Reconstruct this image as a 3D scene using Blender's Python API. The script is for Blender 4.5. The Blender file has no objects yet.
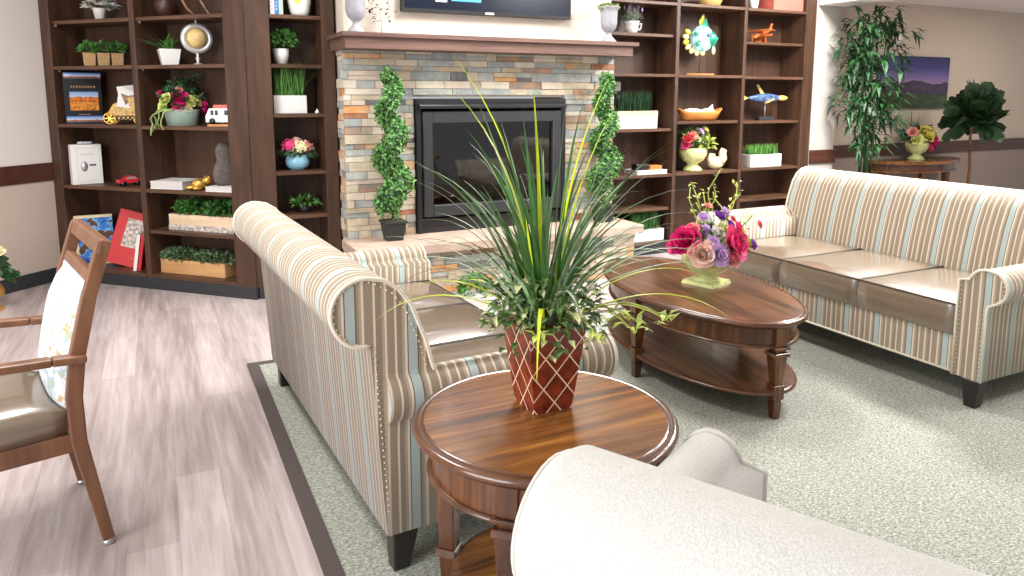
import bpy, math, random
from math import sin, cos, pi, radians, sqrt
from mathutils import Vector, Matrix

random.seed(7)
scene = bpy.context.scene
COL = scene.collection

# ------------------------------------------------------------------ camera
F_PX, CX, CY, W_PX, H_PX = 733.0, 512.0, 202.0, 1024.0, 576.0
PITCH = math.atan((CY - 97.0) / F_PX)
cam_data = bpy.data.cameras.new('camera')
cam = bpy.data.objects.new('camera', cam_data)
COL.objects.link(cam)
cam.location = (0, 0, 1.4)
cam.rotation_euler = (pi / 2 - PITCH, 0, -radians(26.1))
cam_data.sensor_width = 36.0
cam_data.lens = F_PX / W_PX * 36.0
cam_data.shift_y = (CY - H_PX / 2) / W_PX
cam_data.clip_start = 0.05
scene.camera = cam

# ------------------------------------------------------------------ light
def lin(c):
    o = []
    for v in c[:3]:
        v = v / 255.0
        o.append(v / 12.92 if v <= 0.04045 else ((v + 0.055) / 1.055) ** 2.4)
    return (o[0], o[1], o[2], 1.0)

world = bpy.data.worlds.new('world')
scene.world = world
world.use_nodes = True
world.node_tree.nodes['Background'].inputs[0].default_value = (0.98, 0.98, 1.0, 1)
world.node_tree.nodes['Background'].inputs[1].default_value = 0.38

def area(name, loc, size, power, rot=(0, 0, 0), color=(1, 0.985, 0.965)):
    l = bpy.data.lights.new(name, 'AREA')
    l.shape = 'RECTANGLE'
    l.size, l.size_y = size
    l.energy = power
    l.color = color
    o = bpy.data.objects.new(name, l)
    COL.objects.link(o)
    o.location = loc
    o.rotation_euler = rot
    return o

# recessed ceiling panels of the lounge
area('ceiling_panel_light', (5.2, 3.4, 2.93), (0.6, 1.2), 210)
area('ceiling_panel_light', (2.2, 3.9, 2.93), (0.6, 1.2), 72)
area('ceiling_panel_light', (4.6, 1.2, 2.93), (0.6, 1.2), 75)
area('ceiling_panel_light', (-0.4, 3.4, 2.93), (0.6, 1.2), 62)
area('ceiling_panel_light', (8.6, 3.9, 2.40), (0.6, 1.2), 26, color=(1, 0.93, 0.84))
# daylight through the window wall on the left, behind the camera
area('window_daylight', (-3.4, 0.2, 1.6), (3.0, 2.0), 185, (radians(90), 0, radians(-75)), (0.97, 0.98, 1.0))

vs = scene.view_settings
vs.view_transform = 'Standard'
vs.look = 'None'
vs.gamma = 1.0
vs.exposure = 0.40
vs.use_curve_mapping = False
cy_ = scene.cycles
cy_.use_denoising = True
cy_.max_bounces = 8
cy_.sample_clamp_indirect = 6.0

# ------------------------------------------------------------------ materials
def new_mat(name):
    m = bpy.data.materials.new(name)
    m.use_nodes = True
    nt = m.node_tree
    b = nt.nodes['Principled BSDF']
    return m, nt, b

def N(nt, t, **kw):
    n = nt.nodes.new(t)
    for k, v in kw.items():
        if k in n.inputs:
            n.inputs[k].default_value = v
        else:
            setattr(n, k, v)
    return n

def ramp(nt, stops, interp='LINEAR'):
    n = nt.nodes.new('ShaderNodeValToRGB')
    cr = n.color_ramp
    cr.interpolation = interp
    while len(cr.elements) < len(stops):
        cr.elements.new(0.5)
    for e, (p, c) in zip(cr.elements, stops):
        e.position = p
        e.color = lin(c)
    return n

def coords(nt, scale=(1, 1, 1), rot=(0, 0, 0), kind='Object'):
    tc = nt.nodes.new('ShaderNodeTexCoord')
    mp = nt.nodes.new('ShaderNodeMapping')
    mp.inputs['Scale'].default_value = scale
    mp.inputs['Rotation'].default_value = rot
    nt.links.new(tc.outputs[kind], mp.inputs['Vector'])
    return mp

def flat(name, c, rough=0.6, metal=0.0, var=0.0, scale=20, bump=0.0, coat=0.0, spec=0.5):
    m, nt, b = new_mat(name)
    b.inputs['Roughness'].default_value = rough
    b.inputs['Metallic'].default_value = metal
    b.inputs['Coat Weight'].default_value = coat
    b.inputs['Specular IOR Level'].default_value = spec
    if var > 0 or bump > 0:
        mp = coords(nt)
        nz = N(nt, 'ShaderNodeTexNoise', Scale=scale, Detail=3.0)
        nt.links.new(mp.outputs[0], nz.inputs['Vector'])
        lo = tuple(max(0, v * (1 - var)) for v in c)
        hi = tuple(min(255, v * (1 + var)) for v in c)
        r = ramp(nt, [(0.3, lo), (0.7, hi)])
        nt.links.new(nz.outputs['Fac'], r.inputs[0])
        nt.links.new(r.outputs[0], b.inputs['Base Color'])
        if bump > 0:
            bp = N(nt, 'ShaderNodeBump', Strength=bump, Distance=0.01)
            nt.links.new(nz.outputs['Fac'], bp.inputs['Height'])
            nt.links.new(bp.outputs[0], b.inputs['Normal'])
    else:
        b.inputs['Base Color'].default_value = lin(c)
    return m

def wood(name, dark, light, axis='z', rough=0.45, fine=22.0, coat=0.0, mid=None, lo=0.3, hi=0.7):
    m, nt, b = new_mat(name)
    s = {'x': (1.6, fine, fine), 'y': (fine, 1.6, fine), 'z': (fine, fine, 1.6)}[axis]
    mp = coords(nt, s)
    nz = N(nt, 'ShaderNodeTexNoise', Scale=1.0, Detail=5.0, Roughness=0.6, Distortion=0.6)
    nt.links.new(mp.outputs[0], nz.inputs['Vector'])
    st = [(lo, dark), (hi, light)] if mid is None else [(lo, dark), (0.5, mid), (hi, light)]
    r = ramp(nt, st)
    nt.links.new(nz.outputs['Fac'], r.inputs[0])
    nt.links.new(r.outputs[0], b.inputs['Base Color'])
    b.inputs['Roughness'].default_value = rough
    b.inputs['Coat Weight'].default_value = coat
    b.inputs['Coat Roughness'].default_value = 0.12
    return m

def stripe(name, axis, period=0.18, offset=0.0, rough=0.75):
    m, nt, b = new_mat(name)
    tc = nt.nodes.new('ShaderNodeTexCoord')
    sp = nt.nodes.new('ShaderNodeSeparateXYZ')
    nt.links.new(tc.outputs['Object'], sp.inputs[0])
    a = N(nt, 'ShaderNodeMath', operation='ADD'); a.inputs[1].default_value = 20 * period + offset
    d = N(nt, 'ShaderNodeMath', operation='DIVIDE'); d.inputs[1].default_value = period
    fr = N(nt, 'ShaderNodeMath', operation='FRACT')
    nt.links.new(sp.outputs['XYZ'.index(axis.upper())], a.inputs[0])
    nt.links.new(a.outputs[0], d.inputs[0])
    nt.links.new(d.outputs[0], fr.inputs[0])
    blue, tau, brn, crm, drk, tan = (162, 175, 172), (144, 128, 107), (136, 121, 103), (208, 195, 177), (102, 86, 70), (166, 150, 130)
    seq = [(0.0, drk), (0.02, blue), (0.17, drk), (0.19, crm), (0.228, tan), (0.275, brn), (0.36, crm), (0.398, tau), (0.52, crm), (0.558, tan),
           (0.60, brn), (0.70, crm), (0.738, tau), (0.88, crm), (0.918, tan), (0.96, tau)]
    r = ramp(nt, seq, 'CONSTANT')
    nt.links.new(fr.outputs[0], r.inputs[0])
    nz = N(nt, 'ShaderNodeTexNoise', Scale=260.0, Detail=2.0)
    nt.links.new(tc.outputs['Object'], nz.inputs['Vector'])
    bp = N(nt, 'ShaderNodeBump', Strength=0.25, Distance=0.002)
    nt.links.new(nz.outputs['Fac'], bp.inputs['Height'])
    nt.links.new(bp.outputs[0], b.inputs['Normal'])
    nt.links.new(r.outputs[0], b.inputs['Base Color'])
    b.inputs['Roughness'].default_value = rough
    b.inputs['Sheen Weight'].default_value = 0.15
    return m

M = {}
M['case'] = wood('case_wood', (52, 32, 21), (84, 57, 40), 'z', 0.5, 14)
M['case_x'] = wood('case_wood_along', (64, 41, 27), (104, 73, 53), 'x', 0.45, 14)
M['plinth'] = flat('plinth_black', (44, 45, 49), 0.5)
M['white'] = flat('white_ceramic', (238, 237, 234), 0.3)
M['white_matte'] = flat('white_matte', (235, 233, 230), 0.7)
M['wall_white'] = flat('wall_white', (212, 202, 188), 0.8, var=0.01, scale=60)
M['wall_left'] = flat('wall_left_paint', (214, 206, 199), 0.8, var=0.01, scale=60)
M['wall_pil'] = flat('wall_pilaster_paint', (178, 172, 165), 0.8, var=0.01, scale=60)
M['wains'] = flat('wainscot_weave', (186, 170, 158), 0.8, var=0.03, scale=120)
M['wall_far'] = flat('wall_far_paint', (198, 184, 168), 0.8, var=0.01, scale=60)
M['wains_far'] = flat('wainscot_far', (150, 136, 126), 0.8, var=0.03, scale=120)
M['rail'] = wood('rail_wood', (60, 32, 22), (84, 48, 34), 'x', 0.4, 18)
M['mantel'] = wood('mantel_wood', (80, 56, 48), (122, 92, 82), 'x', 0.5, 30)
M['base_black'] = flat('base_black', (42, 44, 48), 0.45)
M['ceiling'] = flat('ceiling_white', (236, 232, 226), 0.85)
M['hearth'] = flat('hearth_stone', (206, 182, 164), 0.55, var=0.08, scale=9)
def stone(c1, c2, bias=0.5):
    m, nt, b = new_mat('ledger_stone')
    mp = coords(nt)
    nz = N(nt, 'ShaderNodeTexNoise', Scale=11.0, Detail=6.0, Roughness=0.7)
    nt.links.new(mp.outputs[0], nz.inputs['Vector'])
    r = ramp(nt, [(bias - 0.13, c1), (bias + 0.13, c2)])
    nt.links.new(nz.outputs['Fac'], r.inputs[0])
    nt.links.new(r.outputs[0], b.inputs['Base Color'])
    bp = N(nt, 'ShaderNodeBump', Strength=0.5, Distance=0.008)
    nt.links.new(nz.outputs['Fac'], bp.inputs['Height']); nt.links.new(bp.outputs[0], b.inputs['Normal'])
    b.inputs['Roughness'].default_value = 0.8
    return m
STONES = [((150, 154, 152), (182, 182, 172)), ((136, 142, 142), (166, 168, 164)), ((196, 186, 166), (214, 205, 188)), ((172, 160, 140), (204, 190, 164)), ((205, 140, 84), (206, 184, 150)), ((176, 112, 70), (210, 160, 104)),
          ((132, 84, 62), (176, 126, 92)), ((84, 84, 88), (128, 126, 124)), ((190, 176, 160), (214, 196, 176)), ((152, 146, 134), (196, 172, 140)), ((124, 122, 120), (186, 140, 104))]
STONE_W = [8, 7, 6, 6, 2.2, 1.4, 1, .8, 6, 5, 2]
M_ST = [stone(*c) for c in STONES]
M['hearth'] = flat('hearth_stone', (190, 166, 150), 0.55, var=0.08, scale=9)
M['black_metal'] = flat('black_metal', (30, 30, 33), 0.4, 0.0)
M['frame_metal'] = flat('frame_metal', (52, 53, 56), 0.42, 0.2)
M['soot'] = flat('soot', (26, 25, 25), 0.9)
M['log'] = flat('log', (150, 120, 92), 0.9, var=0.35, scale=14, bump=0.5)
M['vinyl'] = flat('tan_vinyl', (114, 98, 81), 0.28, var=0.02, scale=30, spec=1.0, coat=0.7)
M['vinyl_seam'] = flat('vinyl_seam', (72, 62, 52), 0.5)
M['stripe_x'] = stripe('stripe_fabric_across', 'x')
M['stripe_y'] = stripe('stripe_fabric_along', 'y', offset=0.07)
M['welt'] = flat('cream_welt', (214, 205, 188), 0.7)
M['nail'] = flat('nail_brass', (226, 206, 176), 0.3, 0.6)
M['boucle'] = flat('grey_boucle', (192, 191, 187), 0.95, var=0.06, scale=300, bump=0.3)
M['boucle_welt'] = flat('grey_welt', (196, 192, 184), 0.9)
M['black_leg'] = flat('black_leg', (34, 30, 28), 0.35)
M['table_top'] = wood('table_top_wood', (62, 36, 14), (172, 114, 54), 'x', 0.24, 24, coat=0.25, mid=(118, 73, 31), lo=0.30, hi=0.72)
M['coffee_top'] = wood('coffee_top_wood', (58, 35, 20), (126, 85, 55), 'x', 0.28, 14, coat=0.2, mid=(90, 57, 35), lo=.34, hi=.68)
M['table_wood'] = wood('table_wood', (50, 27, 12), (128, 80, 38), 'z', 0.26, 16, coat=0.3, mid=(84, 48, 22))
M['table_rim'] = wood('table_rim_wood', (62, 34, 18), (104, 64, 38), 'x', 0.24, 10, coat=0.35)
M['chair_wood'] = wood('chair_wood', (98, 64, 44), (130, 88, 62), 'z', 0.4, 18)
M['soil'] = flat('moss_soil', (58, 62, 40), 0.95, var=0.3, scale=60)
M['black_pot'] = flat('black_pot', (36, 37, 39), 0.55)
M['vase_green'] = flat('pale_green_glaze', (200, 205, 140), 0.4, var=0.10, scale=22, bump=0.25)
M['mint'] = flat('mint_tin', (176, 200, 184), 0.4, var=0.05, scale=9)
M['urn'] = flat('urn_stone', (150, 150, 156), 0.7, var=0.05, scale=40)
M['burlap'] = flat('burlap', (176, 142, 100), 0.9, var=0.1, scale=120)
M['pine'] = wood('pine_box', (180, 130, 82), (210, 164, 112), 'x', 0.6, 18)
M['palewood'] = wood('pale_box', (206, 176, 142), (228, 204, 176), 'x', 0.6, 18)
M['wicker'] = flat('gold_wicker', (204, 168, 104), 0.6, var=0.22, scale=110, bump=0.5)
M['gold'] = flat('gold', (216, 170, 82), 0.3, 0.7, var=0.15, scale=40)
M['paper'] = flat('paper', (236, 234, 230), 0.7)
M['page'] = flat('page_edges', (206, 202, 198), 0.8)
M['red'] = flat('red_cloth', (196, 28, 32), 0.5)
M['darkcover'] = flat('dark_cover', (24, 24, 28), 0.4)
def blotch(name, stops, scale):
    m, nt, b = new_mat(name)
    mp = coords(nt)
    nz = N(nt, 'ShaderNodeTexNoise', Scale=scale, Detail=3.0)
    nt.links.new(mp.outputs[0], nz.inputs['Vector'])
    r = ramp(nt, stops, 'CONSTANT'); nt.links.new(nz.outputs['Fac'], r.inputs[0])
    nt.links.new(r.outputs[0], b.inputs['Base Color']); b.inputs['Roughness'].default_value = 0.45
    return m
M['bluec'] = blotch('blue_cover', [(0.0, (30, 70, 150)), (0.42, (52, 120, 200)), (0.52, (120, 176, 226)), (0.56, (92, 58, 40)), (0.66, (40, 26, 22))], 11)
M['skyblue'] = flat('bowl_blue', (128, 178, 198), 0.3, var=0.05, scale=10)
M['orange'] = flat('orange_desert', (206, 122, 44), 0.6, var=0.35, scale=16)
M['grey_fig'] = flat('grey_figure', (92, 84, 80), 0.85, var=0.14, scale=30, bump=0.4)
M['silver'] = flat('silver', (206, 206, 208), 0.3, 0.5)
M['globe_map'] = flat('globe_map', (216, 186, 124), 0.5, var=0.14, scale=14)
M['coral'] = flat('coral_box', (226, 112, 98), 0.6)
M['honey'] = wood('honey_wood', (178, 104, 44), (214, 146, 74), 'x', 0.4, 14)
M['cream'] = flat('cream_glaze', (222, 208, 172), 0.35)
M['planewood'] = wood('plane_wood', (170, 78, 30), (214, 122, 60), 'x', 0.35, 14)
M['teal'] = flat('teal_glass', (40, 130, 104), 0.15, var=0.3, scale=20)
M['glassblue'] = flat('blue_glass', (150, 196, 216), 0.12, var=0.3, scale=24)
M['yellow'] = flat('yellow_glass', (232, 190, 76), 0.15, var=0.2, scale=24)
M['paleyellow'] = flat('pale_yellow_glass', (230, 224, 160), 0.15, var=0.1, scale=24)
M['fishblue'] = flat('tuna_blue', (70, 92, 128), 0.25, var=0.4, scale=26)
M['fishgold'] = flat('tuna_gold', (206, 176, 100), 0.3)
M['screen_dark'] = flat('screen_dark', (12, 17, 28), 0.12)
M['trunk'] = flat('trunk', (112, 78, 50), 0.9, var=0.2, scale=40)
M['whitestalk'] = flat('white_stalk', (196, 184, 170), 0.7)
M['darkleaf'] = flat('dark_seed', (52, 40, 34), 0.8)
M['stonebag'] = flat('pebble_print', (176, 166, 158), 0.7, var=0.35, scale=45)
M['glide'] = flat('steel_glide', (190, 190, 192), 0.3, 0.8)
M['brownpot'] = flat('brown_pot', (64, 36, 30), 0.4, var=0.1, scale=20)
M['bark'] = flat('driftwood', (150, 118, 92), 0.8, var=0.2, scale=30)
M['van_red'] = flat('van_red', (206, 100, 88), 0.5)
M['black'] = flat('black_plastic', (20, 20, 22), 0.4)
M['pink_wood'] = flat('toy_red', (214, 40, 56), 0.35)
M['bow'] = flat('satin_bow', (214, 214, 218), 0.4)

def leafmat(name, c, var=0.3, rough=0.5, scale=14):
    m = flat(name, c, rough, var=var, scale=scale)
    m.node_tree.nodes['Principled BSDF'].inputs['Subsurface Weight'].default_value = 0.0
    return m
M['leaf_green'] = leafmat('leaf_green', (62, 108, 46))
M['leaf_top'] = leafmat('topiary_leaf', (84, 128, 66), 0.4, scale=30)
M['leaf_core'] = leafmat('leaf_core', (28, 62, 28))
M['leaf_dark'] = leafmat('leaf_dark', (34, 70, 38))
M['leaf_box'] = leafmat('boxwood', (72, 92, 62), 0.45, scale=40)
M['leaf_bamboo'] = leafmat('bamboo_leaf', (30, 66, 32), 0.45)
M['leaf_fig'] = leafmat('fig_leaf', (38, 66, 36), 0.3)
M['leaf_bright'] = leafmat('grass_bright', (82, 132, 56), 0.25)
M['leaf_grey'] = leafmat('lavender_leaf', (128, 138, 122), 0.25)
M['leaf_lime'] = leafmat('leaf_lime', (166, 178, 84), 0.25)
M['leaf_moss'] = leafmat('leaf_moss', (112, 132, 62), 0.3)
M['leaf_sage'] = leafmat('leaf_sage', (136, 158, 96), 0.25)
M['leaf_ivy'] = leafmat('ivy_leaf', (70, 94, 48), 0.5, scale=40)
M['leaf_cream'] = leafmat('ivy_cream', (204, 206, 150), 0.2, scale=40)
M['blade'] = leafmat('grass_blade', (56, 92, 44), 0.35, 0.4, 6)
M['blade_pale'] = leafmat('grass_blade_pale', (134, 154, 124), 0.25, 0.4, 6)
M['blade_lime'] = leafmat('grass_blade_lime', (196, 212, 36), 0.12, 0.4, 6)
for k, c in dict(magenta=(206, 30, 110), rose=(226, 72, 130), pink=(240, 160, 150), blush=(244, 196, 180), lilac=(212, 178, 226), violet=(150, 78, 180),
                 limeflower=(222, 226, 140), whitefl=(240, 236, 226), yellowfl=(238, 222, 110), redfl=(222, 80, 90), creamfl=(240, 226, 180)).items():
    M[k] = flat('petal_' + k, c, 0.6, var=0.12, scale=40)

# floor planks
def floor_mat():
    m, nt, b = new_mat('floor_planks')
    mp = coords(nt, (1, 1, 1), (0, 0, pi / 2))
    br = nt.nodes.new('ShaderNodeTexBrick')
    br.offset = 0.37
    br.inputs['Color1'].default_value = lin((192, 178, 176))
    br.inputs['Color2'].default_value = lin((142, 125, 123))
    br.inputs['Mortar'].default_value = lin((120, 104, 102))
    br.inputs['Scale'].default_value = 1.0
    br.inputs['Mortar Size'].default_value = 0.0016
    br.inputs['Bias'].default_value = 0.0
    br.inputs['Brick Width'].default_value = 1.2
    br.inputs['Row Height'].default_value = 0.152
    nt.links.new(mp.outputs[0], br.inputs['Vector'])
    mp2 = coords(nt, (34, 2.2, 1))
    nz = N(nt, 'ShaderNodeTexNoise', Scale=1.0, Detail=6.0, Roughness=0.62, Distortion=0.4)
    nt.links.new(mp2.outputs[0], nz.inputs['Vector'])
    mp3 = coords(nt, (7, 0.8, 1))
    nz2 = N(nt, 'ShaderNodeTexNoise', Scale=1.0, Detail=3.0)
    nt.links.new(mp3.outputs[0], nz2.inputs['Vector'])
    r = ramp(nt, [(0.30, (118, 102, 100)), (0.5, (172, 160, 158)), (0.70, (216, 208, 208))])
    nt.links.new(nz.outputs['Fac'], r.inputs[0])
    r2 = ramp(nt, [(0.35, (134, 117, 115)), (0.65, (208, 199, 198))])
    nt.links.new(nz2.outputs['Fac'], r2.inputs[0])
    mx = N(nt, 'ShaderNodeMixRGB', blend_type='MIX'); mx.inputs[0].default_value = 0.5
    nt.links.new(br.outputs['Color'], mx.inputs[1]); nt.links.new(r.outputs[0], mx.inputs[2])
    mx2 = N(nt, 'ShaderNodeMixRGB', blend_type='MIX'); mx2.inputs[0].default_value = 0.3
    nt.links.new(mx.outputs[0], mx2.inputs[1]); nt.links.new(r2.outputs[0], mx2.inputs[2])
    nt.links.new(mx2.outputs[0], b.inputs['Base Color'])
    b.inputs['Roughness'].default_value = 0.42
    return m
M['floor'] = floor_mat()

def rug_mat():
    m, nt, b = new_mat('rug_weave')
    mp = coords(nt, (85, 150, 85), (0, 0, radians(30)))
    nz = N(nt, 'ShaderNodeTexNoise', Scale=1.0, Detail=3.0, Roughness=0.7)
    nt.links.new(mp.outputs[0], nz.inputs['Vector'])
    r = ramp(nt, [(0.32, (98, 100, 92)), (0.5, (146, 148, 138)), (0.68, (188, 190, 178))])
    nt.links.new(nz.outputs['Fac'], r.inputs[0])
    nt.links.new(r.outputs[0], b.inputs['Base Color'])
    bp = N(nt, 'ShaderNodeBump', Strength=0.5, Distance=0.006)
    nt.links.new(nz.outputs['Fac'], bp.inputs['Height'])
    nt.links.new(bp.outputs[0], b.inputs['Normal'])
    b.inputs['Roughness'].default_value = 0.95
    return m
M['rug'] = rug_mat()
M['rug_edge'] = flat('rug_binding', (74, 64, 62), 0.85, var=0.06, scale=90)

def floral_mat():
    m, nt, b = new_mat('floral_fabric')
    mp = coords(nt)
    def spots(scale, thr, c):
        v = N(nt, 'ShaderNodeTexNoise', Scale=scale, Detail=2.0)
        nt.links.new(mp.outputs[0], v.inputs['Vector'])
        r = ramp(nt, [(thr, (0, 0, 0)), (thr + 0.04, (255, 255, 255))])
        nt.links.new(v.outputs['Fac'], r.inputs[0])
        return r, c
    base = None
    col = N(nt, 'ShaderNodeRGB'); col.outputs[0].default_value = lin((206, 210, 211))
    prev = col.outputs[0]
    for sc, thr, c in ((24, 0.58, (164, 184, 196)), (31, 0.61, (196, 164, 124)), (37, 0.63, (172, 186, 158))):
        r, c = spots(sc, thr, c)
        mx = N(nt, 'ShaderNodeMixRGB')
        mx.inputs[2].default_value = lin(c)
        nt.links.new(r.outputs[0], mx.inputs[0]); nt.links.new(prev, mx.inputs[1])
        prev = mx.outputs[0]
    nt.links.new(prev, b.inputs['Base Color'])
    b.inputs['Roughness'].default_value = 0.8
    return m
M['floral'] = floral_mat()

def lattice_mat():
    # dark red glaze with a cream lattice of diamonds, by the pot's own height and width
    m, nt, b = new_mat('lattice_glaze')
    tc = nt.nodes.new('ShaderNodeTexCoord'); sp = nt.nodes.new('ShaderNodeSeparateXYZ')
    nt.links.new(tc.outputs['UV'], sp.inputs[0])
    outs = []
    for sgn in (1, -1):
        a = N(nt, 'ShaderNodeMath', operation='MULTIPLY'); a.inputs[1].default_value = sgn
        nt.links.new(sp.outputs[1], a.inputs[0])
        s = N(nt, 'ShaderNodeMath', operation='ADD'); nt.links.new(sp.outputs[0], s.inputs[0]); nt.links.new(a.outputs[0], s.inputs[1])
        k = N(nt, 'ShaderNodeMath', operation='ADD'); k.inputs[1].default_value = 10.0; nt.links.new(s.outputs[0], k.inputs[0])
        f = N(nt, 'ShaderNodeMath', operation='FRACT'); nt.links.new(k.outputs[0], f.inputs[0])
        l = N(nt, 'ShaderNodeMath', operation='LESS_THAN'); l.inputs[1].default_value = 0.058; nt.links.new(f.outputs[0], l.inputs[0])
        outs.append(l)
    mxm = N(nt, 'ShaderNodeMath', operation='MAXIMUM')
    nt.links.new(outs[0].outputs[0], mxm.inputs[0]); nt.links.new(outs[1].outputs[0], mxm.inputs[1])
    nz = N(nt, 'ShaderNodeTexNoise', Scale=28.0, Detail=3.0)
    nt.links.new(tc.outputs['Object'], nz.inputs['Vector'])
    r = ramp(nt, [(0.3, (78, 26, 16)), (0.7, (132, 52, 30))]); nt.links.new(nz.outputs['Fac'], r.inputs[0])
    mx = N(nt, 'ShaderNodeMixRGB'); mx.inputs[2].default_value = lin((226, 200, 172))
    nt.links.new(mxm.outputs[0], mx.inputs[0]); nt.links.new(r.outputs[0], mx.inputs[1])
    nt.links.new(mx.outputs[0], b.inputs['Base Color'])
    b.inputs['Roughness'].default_value = 0.22
    return m
M['lattice'] = lattice_mat()

def landscape_mat(name, stops, hill, hillc, fg, fgc, scale=3.0):
    # a printed landscape: sky gradient, ridge line from noise, foreground
    m, nt, b = new_mat(name)
    tc = nt.nodes.new('ShaderNodeTexCoord'); sp = nt.nodes.new('ShaderNodeSeparateXYZ')
    nt.links.new(tc.outputs['Generated'], sp.inputs[0])
    r = ramp(nt, stops); nt.links.new(sp.outputs[2], r.inputs[0])
    cb = nt.nodes.new('ShaderNodeCombineXYZ'); nt.links.new(sp.outputs[0], cb.inputs[0])
    nz = N(nt, 'ShaderNodeTexNoise', Scale=scale, Detail=5.0); nt.links.new(cb.outputs[0], nz.inputs['Vector'])
    prev = r.outputs[0]
    for base, amp, c in ((hill, 0.35, hillc), (fg, 0.06, fgc)):
        a = N(nt, 'ShaderNodeMath', operation='MULTIPLY_ADD'); a.inputs[1].default_value = amp; a.inputs[2].default_value = base - amp * 0.5
        nt.links.new(nz.outputs['Fac'], a.inputs[0])
        l = N(nt, 'ShaderNodeMath', operation='LESS_THAN'); nt.links.new(sp.outputs[2], l.inputs[0]); nt.links.new(a.outputs[0], l.inputs[1])
        mx = N(nt, 'ShaderNodeMixRGB'); nt.links.new(l.outputs[0], mx.inputs[0]); nt.links.new(prev, mx.inputs[1])
        n2 = N(nt, 'ShaderNodeTexNoise', Scale=9.0, Detail=4.0); nt.links.new(tc.outputs['Generated'], n2.inputs['Vector'])
        rr = ramp(nt, [(0.3, tuple(v * 0.6 for v in c)), (0.7, tuple(min(255, v * 1.3) for v in c))]); nt.links.new(n2.outputs['Fac'], rr.inputs[0])
        nt.links.new(rr.outputs[0], mx.inputs[2])
        prev = mx.outputs[0]
    nt.links.new(prev, b.inputs['Base Color'])
    b.inputs['Roughness'].default_value = 0.4
    return m
M['picture'] = landscape_mat('mountain_print', [(0.4, (170, 130, 158)), (0.62, (104, 92, 150)), (0.8, (54, 46, 112)), (1.0, (28, 24, 74))], 0.50, (58, 40, 66), 0.27, (48, 66, 26))
M['desert'] = landscape_mat('desert_print', [(0.6, (196, 206, 220)), (1.0, (120, 160, 214))], 0.72, (196, 104, 34), 0.45, (222, 128, 44), 5.0)
M['panorama'] = landscape_mat('panorama_print', [(0.4, (214, 226, 240)), (1.0, (44, 112, 196))], 0.42, (150, 96, 70), 0.15, (60, 70, 90), 7.0)

def emis(name, c, s):
    m, nt, b = new_mat(name)
    b.inputs['Base Color'].default_value = lin(c)
    b.inputs['Emission Color'].default_value = lin(c)
    b.inputs['Emission Strength'].default_value = s
    b.inputs['Roughness'].default_value = 0.2
    return m
M['screen_white'] = emis('screen_white', (225, 235, 250), 0.7)
M['screen_blue'] = emis('screen_blue', (70, 130, 200), 0.6)
M['screen'] = emis('screen_glow', (10, 18, 32), 0.5)

def glass_mat():
    # smoked glass: a dim view through it plus a faint mirror of the room
    m = bpy.data.materials.new('firebox_glass')
    m.use_nodes = True
    nt = m.node_tree
    nt.nodes.clear()
    out = nt.nodes.new('ShaderNodeOutputMaterial')
    add = nt.nodes.new('ShaderNodeAddShader')
    tr = nt.nodes.new('ShaderNodeBsdfTransparent'); tr.inputs[0].default_value = (0.30, 0.30, 0.30, 1)
    gl = nt.nodes.new('ShaderNodeBsdfGlossy'); gl.inputs[0].default_value = (0.07, 0.07, 0.07, 1); gl.inputs['Roughness'].default_value = 0.04
    nt.links.new(tr.outputs[0], add.inputs[0]); nt.links.new(gl.outputs[0], add.inputs[1])
    nt.links.new(add.outputs[0], out.inputs[0])
    return m
M['glass'] = glass_mat()

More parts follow.
